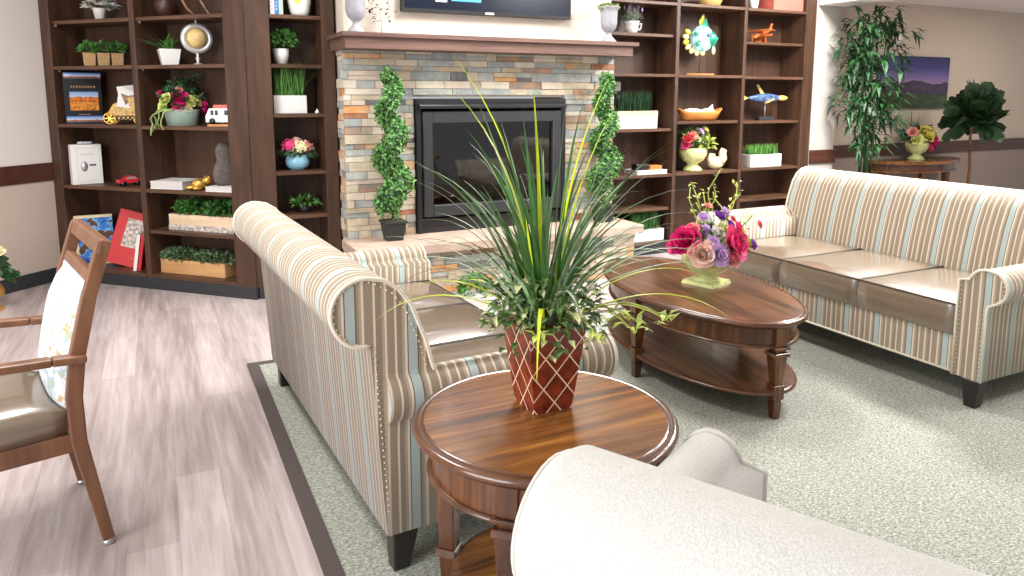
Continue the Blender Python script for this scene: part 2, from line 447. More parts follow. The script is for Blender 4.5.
# ------------------------------------------------------------------ mesh builder
class G:
    def __init__(s):
        s.v, s.f, s.m, s.sm, s.uv = [], [], [], [], {}
    def add(s, vs_, fs_, mi=0, smooth=False):
        o = len(s.v)
        s.v += [tuple(p) for p in vs_]
        for f in fs_:
            s.f.append(tuple(i + o for i in f)); s.m.append(mi); s.sm.append(smooth)
        return s
    def box(s, x0, x1, y0, y1, z0, z1, mi=0, mat=None):
        vs_ = [Vector((x, y, z)) for z in (z0, z1) for x, y in ((x0, y0), (x1, y0), (x1, y1), (x0, y1))]
        if mat is not None: vs_ = [mat @ p for p in vs_]
        return s.add(vs_, [(3, 2, 1, 0), (4, 5, 6, 7), (0, 1, 5, 4), (1, 2, 6, 5), (2, 3, 7, 6), (3, 0, 4, 7)], mi)
    def frustum(s, c, a0, b0, z0, a1, b1, z1, mi=0):
        cx, cy = c[:2]
        vs_ = [(cx + sx * a, cy + sy * b, z) for a, b, z in ((a0, b0, z0), (a1, b1, z1)) for sx, sy in ((-1, -1), (1, -1), (1, 1), (-1, 1))]
        return s.add(vs_, [(3, 2, 1, 0), (4, 5, 6, 7), (0, 1, 5, 4), (1, 2, 6, 5), (2, 3, 7, 6), (3, 0, 4, 7)], mi)
    def prism(s, poly, axis, lo, hi, mi=0, cap=None, smooth=False):
        # poly: 2D points; axis 'x': poly=(y,z); 'y': (x,z); 'z': (x,y)
        def P(p, t):
            return {'x': (t, p[0], p[1]), 'y': (p[0], t, p[1]), 'z': (p[0], p[1], t)}[axis]
        n = len(poly)
        vs_ = [P(p, lo) for p in poly] + [P(p, hi) for p in poly]
        s.add(vs_, [(i, (i + 1) % n, n + (i + 1) % n, n + i) for i in range(n)], mi, smooth)
        c = mi if cap is None else cap
        s.add(vs_, [tuple(range(n - 1, -1, -1)), tuple(range(n, 2 * n))], c)
        return s
    def lathe(s, prof, c=(0, 0, 0), n=24, mi=0, sx=1.0, sy=1.0, smooth=True, lobes=0, amp=0):
        vs_ = []
        for r, z in prof:
            for k in range(n):
                a = 2 * pi * k / n
                rr = r * (1 + amp * cos(lobes * a)) if lobes else r
                vs_.append((c[0] + rr * sx * cos(a), c[1] + rr * sy * sin(a), c[2] + z))
        fs_ = []
        for j in range(len(prof) - 1):
            for k in range(n):
                a, b = j * n + k, j * n + (k + 1) % n
                fs_.append((a, b, b + n, a + n))
        fs_.append(tuple(range(n - 1, -1, -1)))
        m = (len(prof) - 1) * n
        fs_.append(tuple(range(m, m + n)))
        return s.add(vs_, fs_, mi, smooth)
    def ell(s, c, r, mi=0, n=14, rings=9, mat=None):
        vs_ = []
        for j in range(rings + 1):
            t = pi * (0.02 + 0.96 * j / rings) - pi / 2
            for k in range(n):
                a = 2 * pi * k / n
                p = Vector((r[0] * cos(t) * cos(a), r[1] * cos(t) * sin(a), r[2] * sin(t)))
                if mat is not None: p = mat @ p
                vs_.append(p + Vector(c))
        fs_ = [(j * n + k, j * n + (k + 1) % n, (j + 1) * n + (k + 1) % n, (j + 1) * n + k) for j in range(rings) for k in range(n)]
        fs_ += [tuple(range(n - 1, -1, -1)), tuple(range(rings * n, rings * n + n))]
        return s.add(vs_, fs_, mi, True)
    def tube(s, pts, r, n=8, mi=0, closed=False, smooth=True):
        pts = [Vector(p) for p in pts]
        k = len(pts)
        rs = r if isinstance(r, (list, tuple)) else [r] * k
        vs_ = []
        up = None
        for i, p in enumerate(pts):
            if closed: t = pts[(i + 1) % k] - pts[i - 1]
            else: t = pts[min(i + 1, k - 1)] - pts[max(i - 1, 0)]
            t.normalize()
            if up is None:
                up = Vector((0, 0, 1)) if abs(t.z) < 0.9 else Vector((1, 0, 0))
            a = t.cross(up).normalized(); up = a.cross(t).normalized()
            for j in range(n):
                q = 2 * pi * j / n
                vs_.append(p + (a * cos(q) + up * sin(q)) * rs[i])
        fs_ = []
        for i in range(k if closed else k - 1):
            for j in range(n):
                i2 = (i + 1) % k
                fs_.append((i * n + j, i * n + (j + 1) % n, i2 * n + (j + 1) % n, i2 * n + j))
        if not closed:
            fs_ += [tuple(range(n - 1, -1, -1)), tuple(range((k - 1) * n, k * n))]
        return s.add(vs_, fs_, mi, smooth)
    def bar(s, p, q, w, h, mi=0, roll=(0, 0, 1)):
        p, q = Vector(p), Vector(q)
        t = (q - p).normalized(); a = t.cross(Vector(roll)).normalized(); b = a.cross(t).normalized()
        vs_ = [c + a * sx * w / 2 + b * sy * h / 2 for c in (p, q) for sx, sy in ((-1, -1), (1, -1), (1, 1), (-1, 1))]
        return s.add(vs_, [(3, 2, 1, 0), (4, 5, 6, 7), (0, 1, 5, 4), (1, 2, 6, 5), (2, 3, 7, 6), (3, 0, 4, 7)], mi)
    def leaf(s, p, d, up, L, w, fold=0.25, droop=0.15, mi=0):
        p = Vector(p); d = Vector(d).normalized(); up = Vector(up)
        a = d.cross(up)
        if a.length < 1e-4: a = d.cross(Vector((1, 0, 0.3)))
        a.normalize(); n = a.cross(d).normalized()
        mid = p + d * L * 0.5 + n * L * 0.02
        tip = p + d * L - n * L * droop
        e1 = p + d * L * 0.42 + a * w / 2 + n * w * fold
        e2 = p + d * L * 0.42 - a * w / 2 + n * w * fold
        return s.add([p, e1, tip, e2, mid], [(0, 1, 4), (1, 2, 4), (0, 4, 3), (4, 2, 3)], mi, False)
    def blade(s, base, az, L, w, lean, curl, mi=0, n=9, twist=0.0):
        # an arching strap leaf: starts at angle lean off vertical and curls over
        p = Vector(base); ang = lean
        h = Vector((cos(az), sin(az), 0)); side = Vector((-sin(az + twist), cos(az + twist), 0))
        vs_ = []
        for i in range(n + 1):
            t = i / n
            ww = w * (0.75 + 0.5 * t if t < 0.35 else 0.93 * (1 - ((t - 0.35) / 0.65) ** 1.8)) + 0.0004
            crease = (h * cos(ang) - Vector((0, 0, 1)) * sin(ang)) * ww * 0.22
            vs_ += [p - side * ww / 2, p + crease, p + side * ww / 2]
            d = h * sin(ang) + Vector((0, 0, 1)) * cos(ang)
            p = p + d * (L / n)
            ang = min(ang + curl / n * (0.4 + 1.2 * t), 2.75)
        fs_ = []
        for i in range(n):
            b = i * 3
            fs_ += [(b, b + 1, b + 4, b + 3), (b + 1, b + 2, b + 5, b + 4)]
        return s.add(vs_, fs_, mi, True)

def link(o, parent=None):
    COL.objects.link(o)
    if parent is not None: o.parent = parent
    return o

def mk(name, g, mats, parent=None, bevel=0.0, seg=2, loc=None, rotz=None, subsurf=0, label=None):
    me = bpy.data.meshes.new(name)
    me.from_pydata(g.v, [], g.f)
    if not isinstance(mats, (list, tuple)): mats = [mats]
    for m in mats: me.materials.append(m if not isinstance(m, str) else M[m])
    me.polygons.foreach_set('material_index', g.m)
    me.polygons.foreach_set('use_smooth', g.sm)
    me.update()
    o = bpy.data.objects.new(name, me)
    link(o, parent)
    if bevel > 0:
        b = o.modifiers.new('bevel', 'BEVEL'); b.width = bevel; b.segments = seg; b.limit_method = 'ANGLE'; b.angle_limit = radians(35)
    if subsurf:
        b = o.modifiers.new('sub', 'SUBSURF'); b.levels = subsurf; b.render_levels = subsurf
    if loc is not None: o.location = loc
    if rotz is not None: o.rotation_euler = (0, 0, rotz)
    if label: o['label'] = label
    return o

def tag(o, label, cat, group=None, kind=None):
    o['label'] = label; o['category'] = cat
    if group: o['group'] = group
    if kind: o['kind'] = kind
    return o

def thing(name, label, cat, loc=(0, 0, 0), rotz=0.0, group=None):
    o = bpy.data.objects.new(name, None)
    o.empty_display_size = 0.05
    COL.objects.link(o)
    o.location = loc; o.rotation_euler = (0, 0, rotz)
    return tag(o, label, cat, group)

def struct(name, g, mats, bevel=0.0):
    o = mk(name, g, mats, None, bevel)
    o['kind'] = 'structure'
    return o

def rnd(a, b): return random.uniform(a, b)
def rdir(zmin=-0.3):
    while True:
        v = Vector((rnd(-1, 1), rnd(-1, 1), rnd(-1, 1)))
        if 0.05 < v.length < 1 and v.normalized().z >= zmin: return v.normalized()

# ------------------------------------------------------------------ room
struct('floor', G().box(-5, 11.5, -3, 8.5, -0.12, 0.0), 'floor')
struct('ceiling', G().box(-5, 6.0, -3, 8.5, 3.0, 3.1).box(6.0, 11.5, -3, 5.66, 2.44, 3.1), 'ceiling')
struct('trim_1', G().box(5.88, 6.24, 0.0, 5.24, 2.28, 2.44), 'ceiling')
# chimney breast above and around the stone facing
g = G().box(1.21, 3.37, 5.07, 5.58, 1.74, 3.0).box(1.21, 1.69, 5.07, 5.58, 0, 1.74).box(2.94, 3.37, 5.07, 5.58, 0, 1.74).box(1.69, 2.94, 5.07, 5.58, 1.40, 1.74)
struct('wall_fireplace', g, 'wall_white')
struct('wall_far', G().box(5.8, 11.5, 5.66, 5.80, 0.0, 2.44, 0).box(6.2, 11.5, 5.65, 5.66, 0.0, 0.74, 1), ['wall_far', 'wains_far'])
struct('trim_2', G().box(6.2, 11.5, 5.63, 5.66, 0.74, 0.875), 'rail', 0.004)
struct('wall_pilaster', G().box(5.865, 6.2, 5.25, 5.66, 0.0, 3.0), 'wall_pil')
struct('trim_3', G().box(5.865, 6.22, 5.23, 5.25, 0.74, 0.875), 'rail', 0.004)
# left wall stands square to the corner bookcase
AX = Vector((0.586, 5.234, 0)); DL = Vector((-1, 1, 0)) / sqrt(2); NL = Vector((1, 1, 0)) / sqrt(2)
B0 = AX + DL * 1.81
LROT = radians(-45)
def lwall(name, y0, y1, x0, x1, z0, z1, mats, bev=0.0):
    # local x along the bookcase to the right, local y into the bookcase; the wall lies on local x<0
    o = struct(name, G().box(x0, x1, y0, y1, z0, z1), mats, bev)
    o.location = B0; o.rotation_euler = (0, 0, LROT)
    return o
lwall('wall_left', -5.0, 0.40, -0.14, -0.005, 0, 3.0, 'wall_left')
lwall('wall_left_panel', -5.0, 0.0, -0.005, 0.0, 0.10, 0.775, 'wains')
lwall('trim_4', -5.0, 0.0, -0.005, 0.014, 0.775, 0.91, 'rail', 0.003)
lwall('baseboard_left', -5.0, 0.0, -0.005, 0.012, 0.0, 0.105, 'base_black', 0.003)

# rug
rug = thing('area_rug', 'large grey-green woven area rug with dark binding under the seating group', 'rug')
mk('rug_field', G().box(0.43, 4.50, -0.9, 3.89, 0.0, 0.010), 'rug', rug)
g = G().box(0.375, 0.43, -0.95, 3.935, 0.0, 0.012).box(4.50, 4.55, -0.95, 3.935, 0.0, 0.012).box(0.43, 4.50, 3.89, 3.935, 0.0, 0.012).box(0.43, 4.50, -0.95, -0.9, 0.0, 0.012)
mk('rug_binding', g, 'rug_edge', rug, label='dark brown binding along the rug edge')

# ------------------------------------------------------------------ bookcases
ZT = 2.42
def pins(g, x, y, z):
    g.box(x - 0.006, x + 0.006, y - 0.006, y + 0.006, z - 0.014, z)

def shelf(parent, x0, x1, y0, y1, z, t=0.026):
    return mk('shelf', G().box(x0, x1, y0, y1, z - t / 2, z + t / 2), 'case_x', parent, 0.002, 1)

# left, set across the corner
lb = thing('bookcase', 'wide dark wood bookcase angled beside the left wall, two bays', 'bookcase', tuple(B0), LROT, 'built-in dark wood bookcases')
W = 1.81
mk('side_panel', G().box(0, 0.09, 0, 0.33, 0.085, ZT), 'case', lb, 0.003, 1)
t22 = math.tan(radians(22.5))
mk('side_panel', G().prism([(W - 0.168, 0), (W, 0), (W - 0.33 * t22, 0.33), (W - 0.168, 0.33)], 'z', 0.085, ZT), 'case', lb, 0.003, 1)
mk('divider', G().box(0.838, 0.885, 0.002, 0.31, 0.085, ZT), 'case', lb, 0.003, 1)
mk('back_panel', G().box(0.09, W - 0.17, 0.31, 0.33, 0.085, ZT), 'case', lb)
mk('top_panel', G().box(0.09, W - 0.17, 0, 0.31, ZT - 0.03, ZT), 'case_x', lb)
mk('plinth', G().box(0.0, W, -0.004, 0.20, 0, 0.085), 'plinth', lb, 0.003, 1, label='black base strip')
for z, rec in ((1.943, .03), (1.612, 0.005), (1.187, 0.005), (0.729, 0.005), (0.098, 0.0)):
    shelf(lb, 0.09, 0.838, rec, 0.31, z)
for z, rec in ((1.943, .02), (1.609, 0.005), (1.183, 0.005), (0.729, 0.005), (0.425, 0.02), (0.098, 0.0)):
    shelf(lb, 0.885, W - 0.168, rec, 0.31, z)
for x in (0.093, 0.888):
    for z in (1.93, 1.60, 0.72):
        g = G(); pins(g, x + 0.006, 0.05, z); mk('shelf_pin', g, 'silver', lb)

nb = thing('bookcase', 'narrow dark wood bookcase between corner unit and fireplace', 'bookcase', (0, 0, 0), 0, 'built-in dark wood bookcases')
Y0, Y1 = 5.25, 5.58
mk('side_panel', G().prism([(0.59, Y0), (0.755, Y0), (0.755, Y1), (0.59 + 0.33 * t22 + .003, Y1)], 'z', 0.085, ZT), 'case', nb, 0.003, 1)
mk('side_panel', G().box(1.10, 1.188, Y0, Y1, 0.085, ZT), 'case', nb, 0.003, 1)
mk('back_panel', G().box(0.755, 1.10, Y1 - 0.02, Y1, 0.085, ZT), 'case', nb)
mk('plinth', G().box(0.61, 1.188, Y0 - 0.004, Y1 - 0.1, 0, 0.085), 'plinth', nb, label='black base strip')
for z in (1.941, 1.610, 1.273, 0.872, 0.56, 0.098):
    shelf(nb, 0.755, 1.10, Y0 + 0.008, Y1 - 0.02, z)

rb = thing('bookcase', 'long dark wood bookcase right of the fireplace, three bays', 'bookcase', (0, 0, 0), 0, 'built-in dark wood bookcases')
mk('side_panel', G().box(3.392, 3.43, Y0, Y1, 0.085, ZT), 'case', rb, 0.003, 1)
mk('side_panel', G().box(5.73, 5.86, Y0, Y1, 0.085, ZT), 'case', rb, 0.003, 1)
mk('divider', G().box(4.175, 4.213, Y0 + .002, Y1 - .02, 0.085, ZT), 'case', rb, 0.003, 1)
mk('divider', G().box(4.952, 4.99, Y0 + .002, Y1 - .02, 0.085, ZT), 'case', rb, 0.003, 1)
mk('back_panel', G().box(3.43, 5.73, Y1 - 0.02, Y1, 0.085, ZT), 'case', rb)
mk('plinth', G().box(3.392, 5.86, Y0 - 0.004, Y1 - 0.1, 0, 0.085), 'plinth', rb, label='black base strip')
for x0, x1, zs in ((3.43, 4.175, ((2.2, 0), (1.93, .03), (1.587, 0), (1.110, .03), (0.706, .004), (0.40, .03), (0.098, 0))),
                   (4.213, 4.952, ((2.2, 0), (1.585, 0), (1.170, .03), (0.708, 0.004), (0.098, 0))),
                   (4.99, 5.73, ((2.2, 0), (1.898, .03), (1.578, 0.0), (1.162, .03), (0.715, .004), (0.416, .03), (0.098, 0)))):
    for z, rec in zs:
        shelf(rb, x0, x1, Y0 + rec, Y1 - 0.02, z)

# ------------------------------------------------------------------ fireplace
fp = thing('fireplace', 'stacked ledger stone fireplace with a wood mantel and raised hearth', 'fireplace', (2.29, 5.05, 0))
def P2(x): return x - 2.29
def ledger(g, x0, x1, z0, z1, yf, skip=None, hs=(0.036, 0.045, 0.055, 0.066), axis='x', flip=1):
    z = z0
    while z < z1 - 0.01:
        h = random.choice(hs)
        if z + h > z1 - 0.03: h = z1 - z
        x = x0 - rnd(0, 0.1)
        while x < x1:
            L = rnd(0.07, 0.32)
            a, b = max(x, x0), min(x + L, x1)
            if x1 - b < 0.05: b = x1; L = x1 - x + 0.01
            segs = [(a, b)]
            if skip and z + h > skip[2] and z < skip[3]:
                segs = []
                if a < skip[0]: segs.append((a, min(b, skip[0])))
                if b > skip[1]: segs.append((max(a, skip[1]), b))
            for a, b in segs:
                if b - a < 0.012: continue
                zz = z
                # a tall course now and then splits into two thin stones
                parts = [(z, z + h)] if h < 0.06 or random.random() < .7 else [(z, z + h * .45), (z + h * .45, z + h)]
                for q0, q1 in parts:
                    mi = random.choices(range(len(STONES)), STONE_W)[0]
                    d = rnd(0.0, 0.016)
                    if axis == 'x': g.box(a + .0015, b - .0015, yf - d, yf + 0.018, q0 + .0015, q1 - .0015, mi)
                    else: g.box(yf - d if flip > 0 else yf - 0.018, yf + .018 if flip > 0 else yf + d, a + .0015, b - .0015, q0 + .0015, q1 - .0015, mi)
            x += L
        z += h
g = G()
ledger(g, P2(1.19), P2(3.39), 0.41, 1.74, 0.0, (P2(1.69), P2(2.93), 0.41, 1.385))
ledger(g, 0.018, 0.20, 0.41, 1.74, P2(1.205), axis='y')
mk('stone_facing', g, M_ST, fp)
g = G()
ledger(g, P2(1.20), P2(3.37), 0.0, 0.342, -0.36)
ledger(g, -0.36, 0.19, 0.0, 0.342, P2(1.215), axis='y')
ledger(g, -0.36, 0.19, 0.0, 0.342, P2(3.355), axis='y', flip=-1)
g.box(P2(1.233), P2(3.337), -0.342, 0.012, 0, 0.342, 9)
mk('hearth_base', g, M_ST, fp)
mk('hearth_slab', G().box(P2(1.15), P2(3.42), -0.42, 0.016, 0.343, 0.41), 'hearth', fp, 0.006, 2, label='pale sandstone hearth slab')
mt = mk('mantel_beam', G().prism([(P2(1.155), -0.25), (P2(3.40), -0.25), (P2(3.40), 0.018), (P2(1.187), 0.018), (P2(1.187), 0.195), (P2(1.155), 0.195)], 'z', 1.715, 1.790), 'mantel', fp, 0.003, 1, label='reddish brown wood mantel beam')
mk('mantel_cap', G().prism([(P2(1.132), -0.275), (P2(3.44), -0.275), (P2(3.44), 0.018), (P2(1.187), 0.018), (P2(1.187), 0.195), (P2(1.132), 0.195)], 'z', 1.790, 1.818), 'mantel', mt, 0.004, 2)

fi = thing('fireplace_insert', 'black gas fireplace insert with a glass front set in the stone', 'fireplace', (2.31, 5.03, 0.412))
g = G()
for b in ((-0.615, -0.575, 0, 0.976), (0.575, 0.615, 0, 0.976)): g.box(b[0], b[1], -0.02, 0.06, b[2], b[3])
g.box(-0.575, 0.575, -0.02, 0.06, 0.935, 0.976)
mk('outer_frame', g, 'black_metal', fi, 0.004, 1)
mk('top_hood', G().prism([(-0.055, 0.905), (-0.055, 0.93), (-0.02, 0.95), (0.05, 0.95), (0.05, 0.905)], 'x', -0.60, 0.60), 'black_metal', fi, 0.004, 1)
g = G()
g.box(-0.570, -0.495, -0.035, 0.03, 0.12, 0.885).box(0.495, 0.570, -0.035, 0.03, 0.12, 0.885)
g.box(-0.495, 0.495, -0.035, 0.03, 0.80, 0.885).box(-0.495, 0.495, -0.035, 0.03, 0.12, 0.205)
mk('door_frame', g, 'frame_metal', fi, 0.006, 1, label='charcoal grey metal door frame')
mk('glass_pane', G().box(-0.496, 0.496, 0.0, 0.006, 0.204, 0.801), 'glass', fi)
g = G()
g.box(-0.57, 0.57, 0.30, 0.32, 0.0, 0.93).box(-0.575, -0.56, 0.03, 0.32, 0, 0.93).box(0.56, 0.575, 0.03, 0.32, 0, 0.93).box(-0.57, 0.57, 0.06, 0.32, 0.0, 0.12).box(-0.57, 0.57, 0.06, 0.32, 0.9, 0.93)
mk('firebox', g, 'soot', fi)
g = G().box(-0.57, 0.57, 0.0, 0.03, 0.0, 0.10).box(-0.57, 0.57, -0.006, 0.0, 0.05, 0.056)
mk('lower_louver', g, 'black_metal', fi)
for (p, q, r) in (((-.36, .16, .20), (.30, .2, .25), .05), ((-.30, .24, .30), (.10, .1, .33), .042), ((.02, .1, .30), (.38, .22, .33), .045), ((-.12, .18, .40), (.24, .15, .38), .035)):
    pts = [Vector(p).lerp(Vector(q), i / 5) + Vector((0, rnd(-.01, .01), rnd(-.012, .012))) for i in range(6)]
    mk('log', G().tube(pts, [r * rnd(.85, 1.1) for _ in range(6)], 9), 'log', fi, label='pale ceramic log')

# television
tv = thing('television', 'wall mounted flat television on the white wall above the mantel', 'television', (2.28, 5.066, 1.99))
mk('casing', G().box(-0.672, 0.672, -0.065, 0.0, 0.0, 0.775), 'black', tv, 0.006, 2)
mk('bezel', G().box(-0.672, 0.672, -0.070, -0.064, 0.0, 0.022).box(-0.672, -0.66, -0.07, -0.064, 0.022, 0.775).box(0.66, 0.672, -0.07, -0.064, 0.022, 0.775).box(-0.66, 0.66, -0.07, -0.064, 0.763, 0.775).box(-0.05, 0.02, -0.074, -0.07, 0.002, 0.018, 1), ['black', 'silver'], tv)
mk('screen', G().box(-0.66, 0.66, -0.068, -0.065, 0.022, 0.763), 'screen', tv)
g = G().box(-0.43, -0.345, -0.070, -0.068, 0.075, 0.24, 0).box(-0.31, -0.08, -0.070, -0.068, 0.085, 0.12, 1).box(-0.31, 0.02, -0.070, -0.068, 0.15, 0.19, 1)
for i in range(4):
    g.box(-0.31 + i * .075, -0.25 + i * .075, -0.0705, -0.068, 0.13, 0.138, 0)
mk('screen_tiles', g, ['screen_white', 'screen_blue'], tv)

# ------------------------------------------------------------------ seating
def arc(cx, cy, r, a0, a1, n):
    return [(cx + r * cos(radians(a0 + (a1 - a0) * i / n)), cy + r * sin(radians(a0 + (a1 - a0) * i / n))) for i in range(n + 1)]

def beads(path, step, r):
    g = G()
    d = 0.0
    for a, b in zip(path[:-1], path[1:]):
        a, b = Vector(a), Vector(b)
        L = (b - a).length
        while d < L:
            p = a.lerp(b, d / L)
            g.add([p + Vector(v) * r for v in ((1, 0, 0), (0, 1, 0), (-1, 0, 0), (0, -1, 0), (0, 0, 1), (0, 0, -1))],
                  [(0, 1, 4), (1, 2, 4), (2, 3, 4), (3, 0, 4), (1, 0, 5), (2, 1, 5), (3, 2, 5), (0, 3, 5)], 0, True)
            d += step
        d -= L
    return g

def make_sofa(name, label, cat, loc, rotz, L, D, ncush, sx, sy, seat_mat, welt, nails=True, group=None, aw=0.13, top=0.90, arm_top=0.64, roll=0.085, leg_h=0.13, overhang=0.07, rake=0.0, round_end=0.0):
    t = thing(name, label, cat, loc, rotz, group)
    yb, yf = D / 2, -D / 2
    hx = L / 2
    # backrest: rolled over to the rear, long slope to the seat in front
    rz = top - roll
    outer = [(yb, leg_h), (yb, rz - roll * 0.95), (yb + 0.012, rz - roll * 0.9)]
    rollp = arc(yb + 0.0, rz, roll, -60, 95, 14)
    front = [(yb - 0.055, top - 0.010), (yb - 0.095, top - 0.038), (yb - 0.13, top - 0.09), (yb - 0.165, top - 0.20), (yb - 0.19, top - 0.33), (yb - 0.21, 0.42), (yb - 0.21, leg_h)]
    RK = lambda p: (p[0] + rake * max(0.0, p[1] - leg_h) / 0.7, p[1])
    outer, rollp, front = [RK(p) for p in outer], [RK(p) for p in rollp], [RK(p) for p in front]
    prof = outer + rollp + front
    def inset(d):
        n = len(prof); out = []
        for i, p in enumerate(prof):
            a, b = prof[i - 1], prof[(i + 1) % n]
            tx, tz = b[0] - a[0], b[1] - a[1]; l = max(1e-6, sqrt(tx * tx + tz * tz))
            out.append((p[0] - tz / l * d, p[1] + tx / l * d) if p[1] > leg_h + .01 else p)
        return out
    if round_end:
        secs = [(hx - .004 - round_end + round_end * sin(radians(q)), round_end * (1 - cos(radians(q)))) for q in (0, 15, 30, 45, 60, 75, 88)]
        area2 = sum(prof[i - 1][0] * prof[i][1] - prof[i][0] * prof[i - 1][1] for i in range(len(prof)))
        sg = -1 if area2 < 0 else 1
        xs = [(-x, d) for x, d in reversed(secs)] + secs
        rows = [[(x, p[0], p[1]) for p in inset(sg * d)] for x, d in xs]
        n = len(prof)
        g = G().add(sum(rows, []), [(r * n + i, r * n + (i + 1) % n, (r + 1) * n + (i + 1) % n, (r + 1) * n + i) for r in range(len(rows) - 1) for i in range(n)], 0, True)
        g.add(rows[0], [tuple(range(n - 1, -1, -1))], 1); g.add(rows[-1], [tuple(range(n))], 1)
        pip = [(secs[4][0], inset(sg * (secs[4][1] - .002)))]
    else:
        g = G().prism(prof, 'x', -hx + 0.004, hx - 0.004, 0, 1, True)
        pip = [(hx - 0.004, prof)]
    back = mk('backrest', g, [sx, sy], t)
    for sgn in (-1, 1):
        xx = sgn * pip[0][0]
        mk('piping', G().tube([(xx, p[0], p[1]) for p in pip[0][1][1:-1]], 0.005 if round_end else 0.0065, 6), welt, back)
        if nails:
            inn = [(xx + sgn * .001, p[0] - (0.012 if i < 2 else 0), p[1]) for i, p in enumerate(outer[:2])]
            c = RK((yb, rz))
            pts = inn + [(xx + sgn * .001, c[0] + (p[0] - c[0]) * .92, c[1] + (p[1] - c[1]) * .92) for p in rollp] + [(xx + sgn * .001, p[0] + 0.016, p[1] - 0.012) for p in front[:-2]]
            mk('nail_trim', beads(pts, 0.019, 0.0045), 'nail', back)
    # arms
    az = arm_top - 0.075
    for sgn in (-1, 1):
        ap = [(hx - aw, leg_h), (hx - aw, az + 0.01)] + arc(hx - 0.012, az, 0.075, 165, -60, 16) + [(hx + 0.004, az - 0.085), (hx, az - 0.12), (hx, leg_h)]
        # widen scroll outwards
        ap = [(x + (overhang - 0.055 if x > hx + 0.005 else 0), z) for x, z in ap]
        poly = [(sgn * x, z) for x, z in ap]
        if sgn < 0: poly = poly[::-1]
        g = G().prism(poly, 'y', yf + 0.02, yb - 0.006, 0, 1, True)
        arm = mk('arm', g, [sy, sx], t)
        fy = yf + 0.018
        mk('piping', G().tube([(sgn * x, fy, z) for x, z in ap], 0.0065, 6), welt, arm)
        if nails:
            mk('nail_trim', beads([(sgn * (x - (.012 if x > hx - aw / 2 else -.012)), fy - .001, z) for x, z in ap], 0.02, 0.0045), 'nail', arm)
    # front rail and seat deck
    ir = hx - aw
    g = G().box(-ir, ir, yf + 0.035, yf + 0.09, leg_h, 0.306)
    rail = mk('front_rail', g, sx, t, 0.006, 2)
    mk('piping', G().tube([(-ir, yf + .034, leg_h + .006), (ir, yf + .034, leg_h + .006)], 0.006, 6), welt, rail)
    mk('seat_deck', G().box(-ir, ir, yf + 0.09, yb - 0.19, leg_h + .02, 0.31), sx, t)
    cw = 2 * ir / ncush
    for k in range(ncush):
        x0 = -ir + k * cw
        g = G()
        nx, ny = 8, 8
        y0, y1 = yf + 0.025, yb - 0.195
        zt, zb = 0.455, 0.308
        # crowned cushion top with crisp edge
        vs_, fs_ = [], []
        for j in range(ny + 1):
            for i in range(nx + 1):
                u, v = i / nx, j / ny
                cr = (1 - (2 * u - 1) ** 4) * (1 - (2 * v - 1) ** 4)
                vs_.append((x0 + 0.004 + (cw - 0.008) * u, y0 + (y1 - y0) * v, zt + 0.022 * cr - (0.004 if i in (0, nx) or j == 0 else 0)))
        for j in range(ny):
            for i in range(nx):
                a = j * (nx + 1) + i
                fs_.append((a, a + 1, a + nx + 2, a + nx + 1))
        g.add(vs_, fs_, 0, True)
        bx0, bx1 = x0 + 0.004, x0 + cw - 0.004
        # skirt: bulging sides
        ring = []
        for i in range(nx + 1): ring.append((bx0 + (bx1 - bx0) * i / nx, y0))
        for j in range(1, ny + 1): ring.append((bx1, y0 + (y1 - y0) * j / ny))
        for i in range(1, nx + 1): ring.append((bx1 - (bx1 - bx0) * i / nx, y1))
        for j in range(1, ny): ring.append((bx0, y1 - (y1 - y0) * j / ny))
        n = len(ring)
        rows = []
        for z, o in ((zt - 0.004, 0.0), ((zt + zb) / 2 + .02, 0.010), ((zt + zb) / 2 - .02, 0.010), (zb, 0.0)):
            rows.append([(p[0], p[1] - (o if p[1] == y0 else 0), z) for p in ring])
        vs_ = sum(rows, [])
        fs_ = [(r_ * n + i, (r_ + 1) * n + i, (r_ + 1) * n + (i + 1) % n, r_ * n + (i + 1) % n) for r_ in range(3) for i in range(n)]
        g.add(vs_, fs_, 0, True)
        g.add(rows[-1], [tuple(range(n))], 0)
        cu = mk('seat_cushion', g, seat_mat, t)
        mk('piping', G().tube([(bx0, y1, zt - .003), (bx0, y0, zt - .003), (bx1, y0, zt - .003), (bx1, y1, zt - .003)], 0.0055, 6), 'vinyl_seam' if nails else welt, cu)
    for sx_ in (-1, 1):
        for sy_ in (-1, 1):
            lx, ly = sx_ * (hx - 0.047), sy_ * (D / 2 - 0.06)
            vs_ = [(lx + a * 0.040 , ly + b * 0.040, leg_h) for a, b in ((-1, -1), (1, -1), (1, 1), (-1, 1))] + [(lx + a * 0.026 + sx_ * .004, ly + b * 0.026 + sy_ * .012, 0.0) for a, b in ((-1, -1), (1, -1), (1, 1), (-1, 1))]
            mk('leg', G().add(vs_, [(0, 1, 2, 3), (7, 6, 5, 4), (1, 0, 4, 5), (2, 1, 5, 6), (3, 2, 6, 7), (0, 3, 7, 4)]), 'black_leg', t, 0.004, 1)
    return t

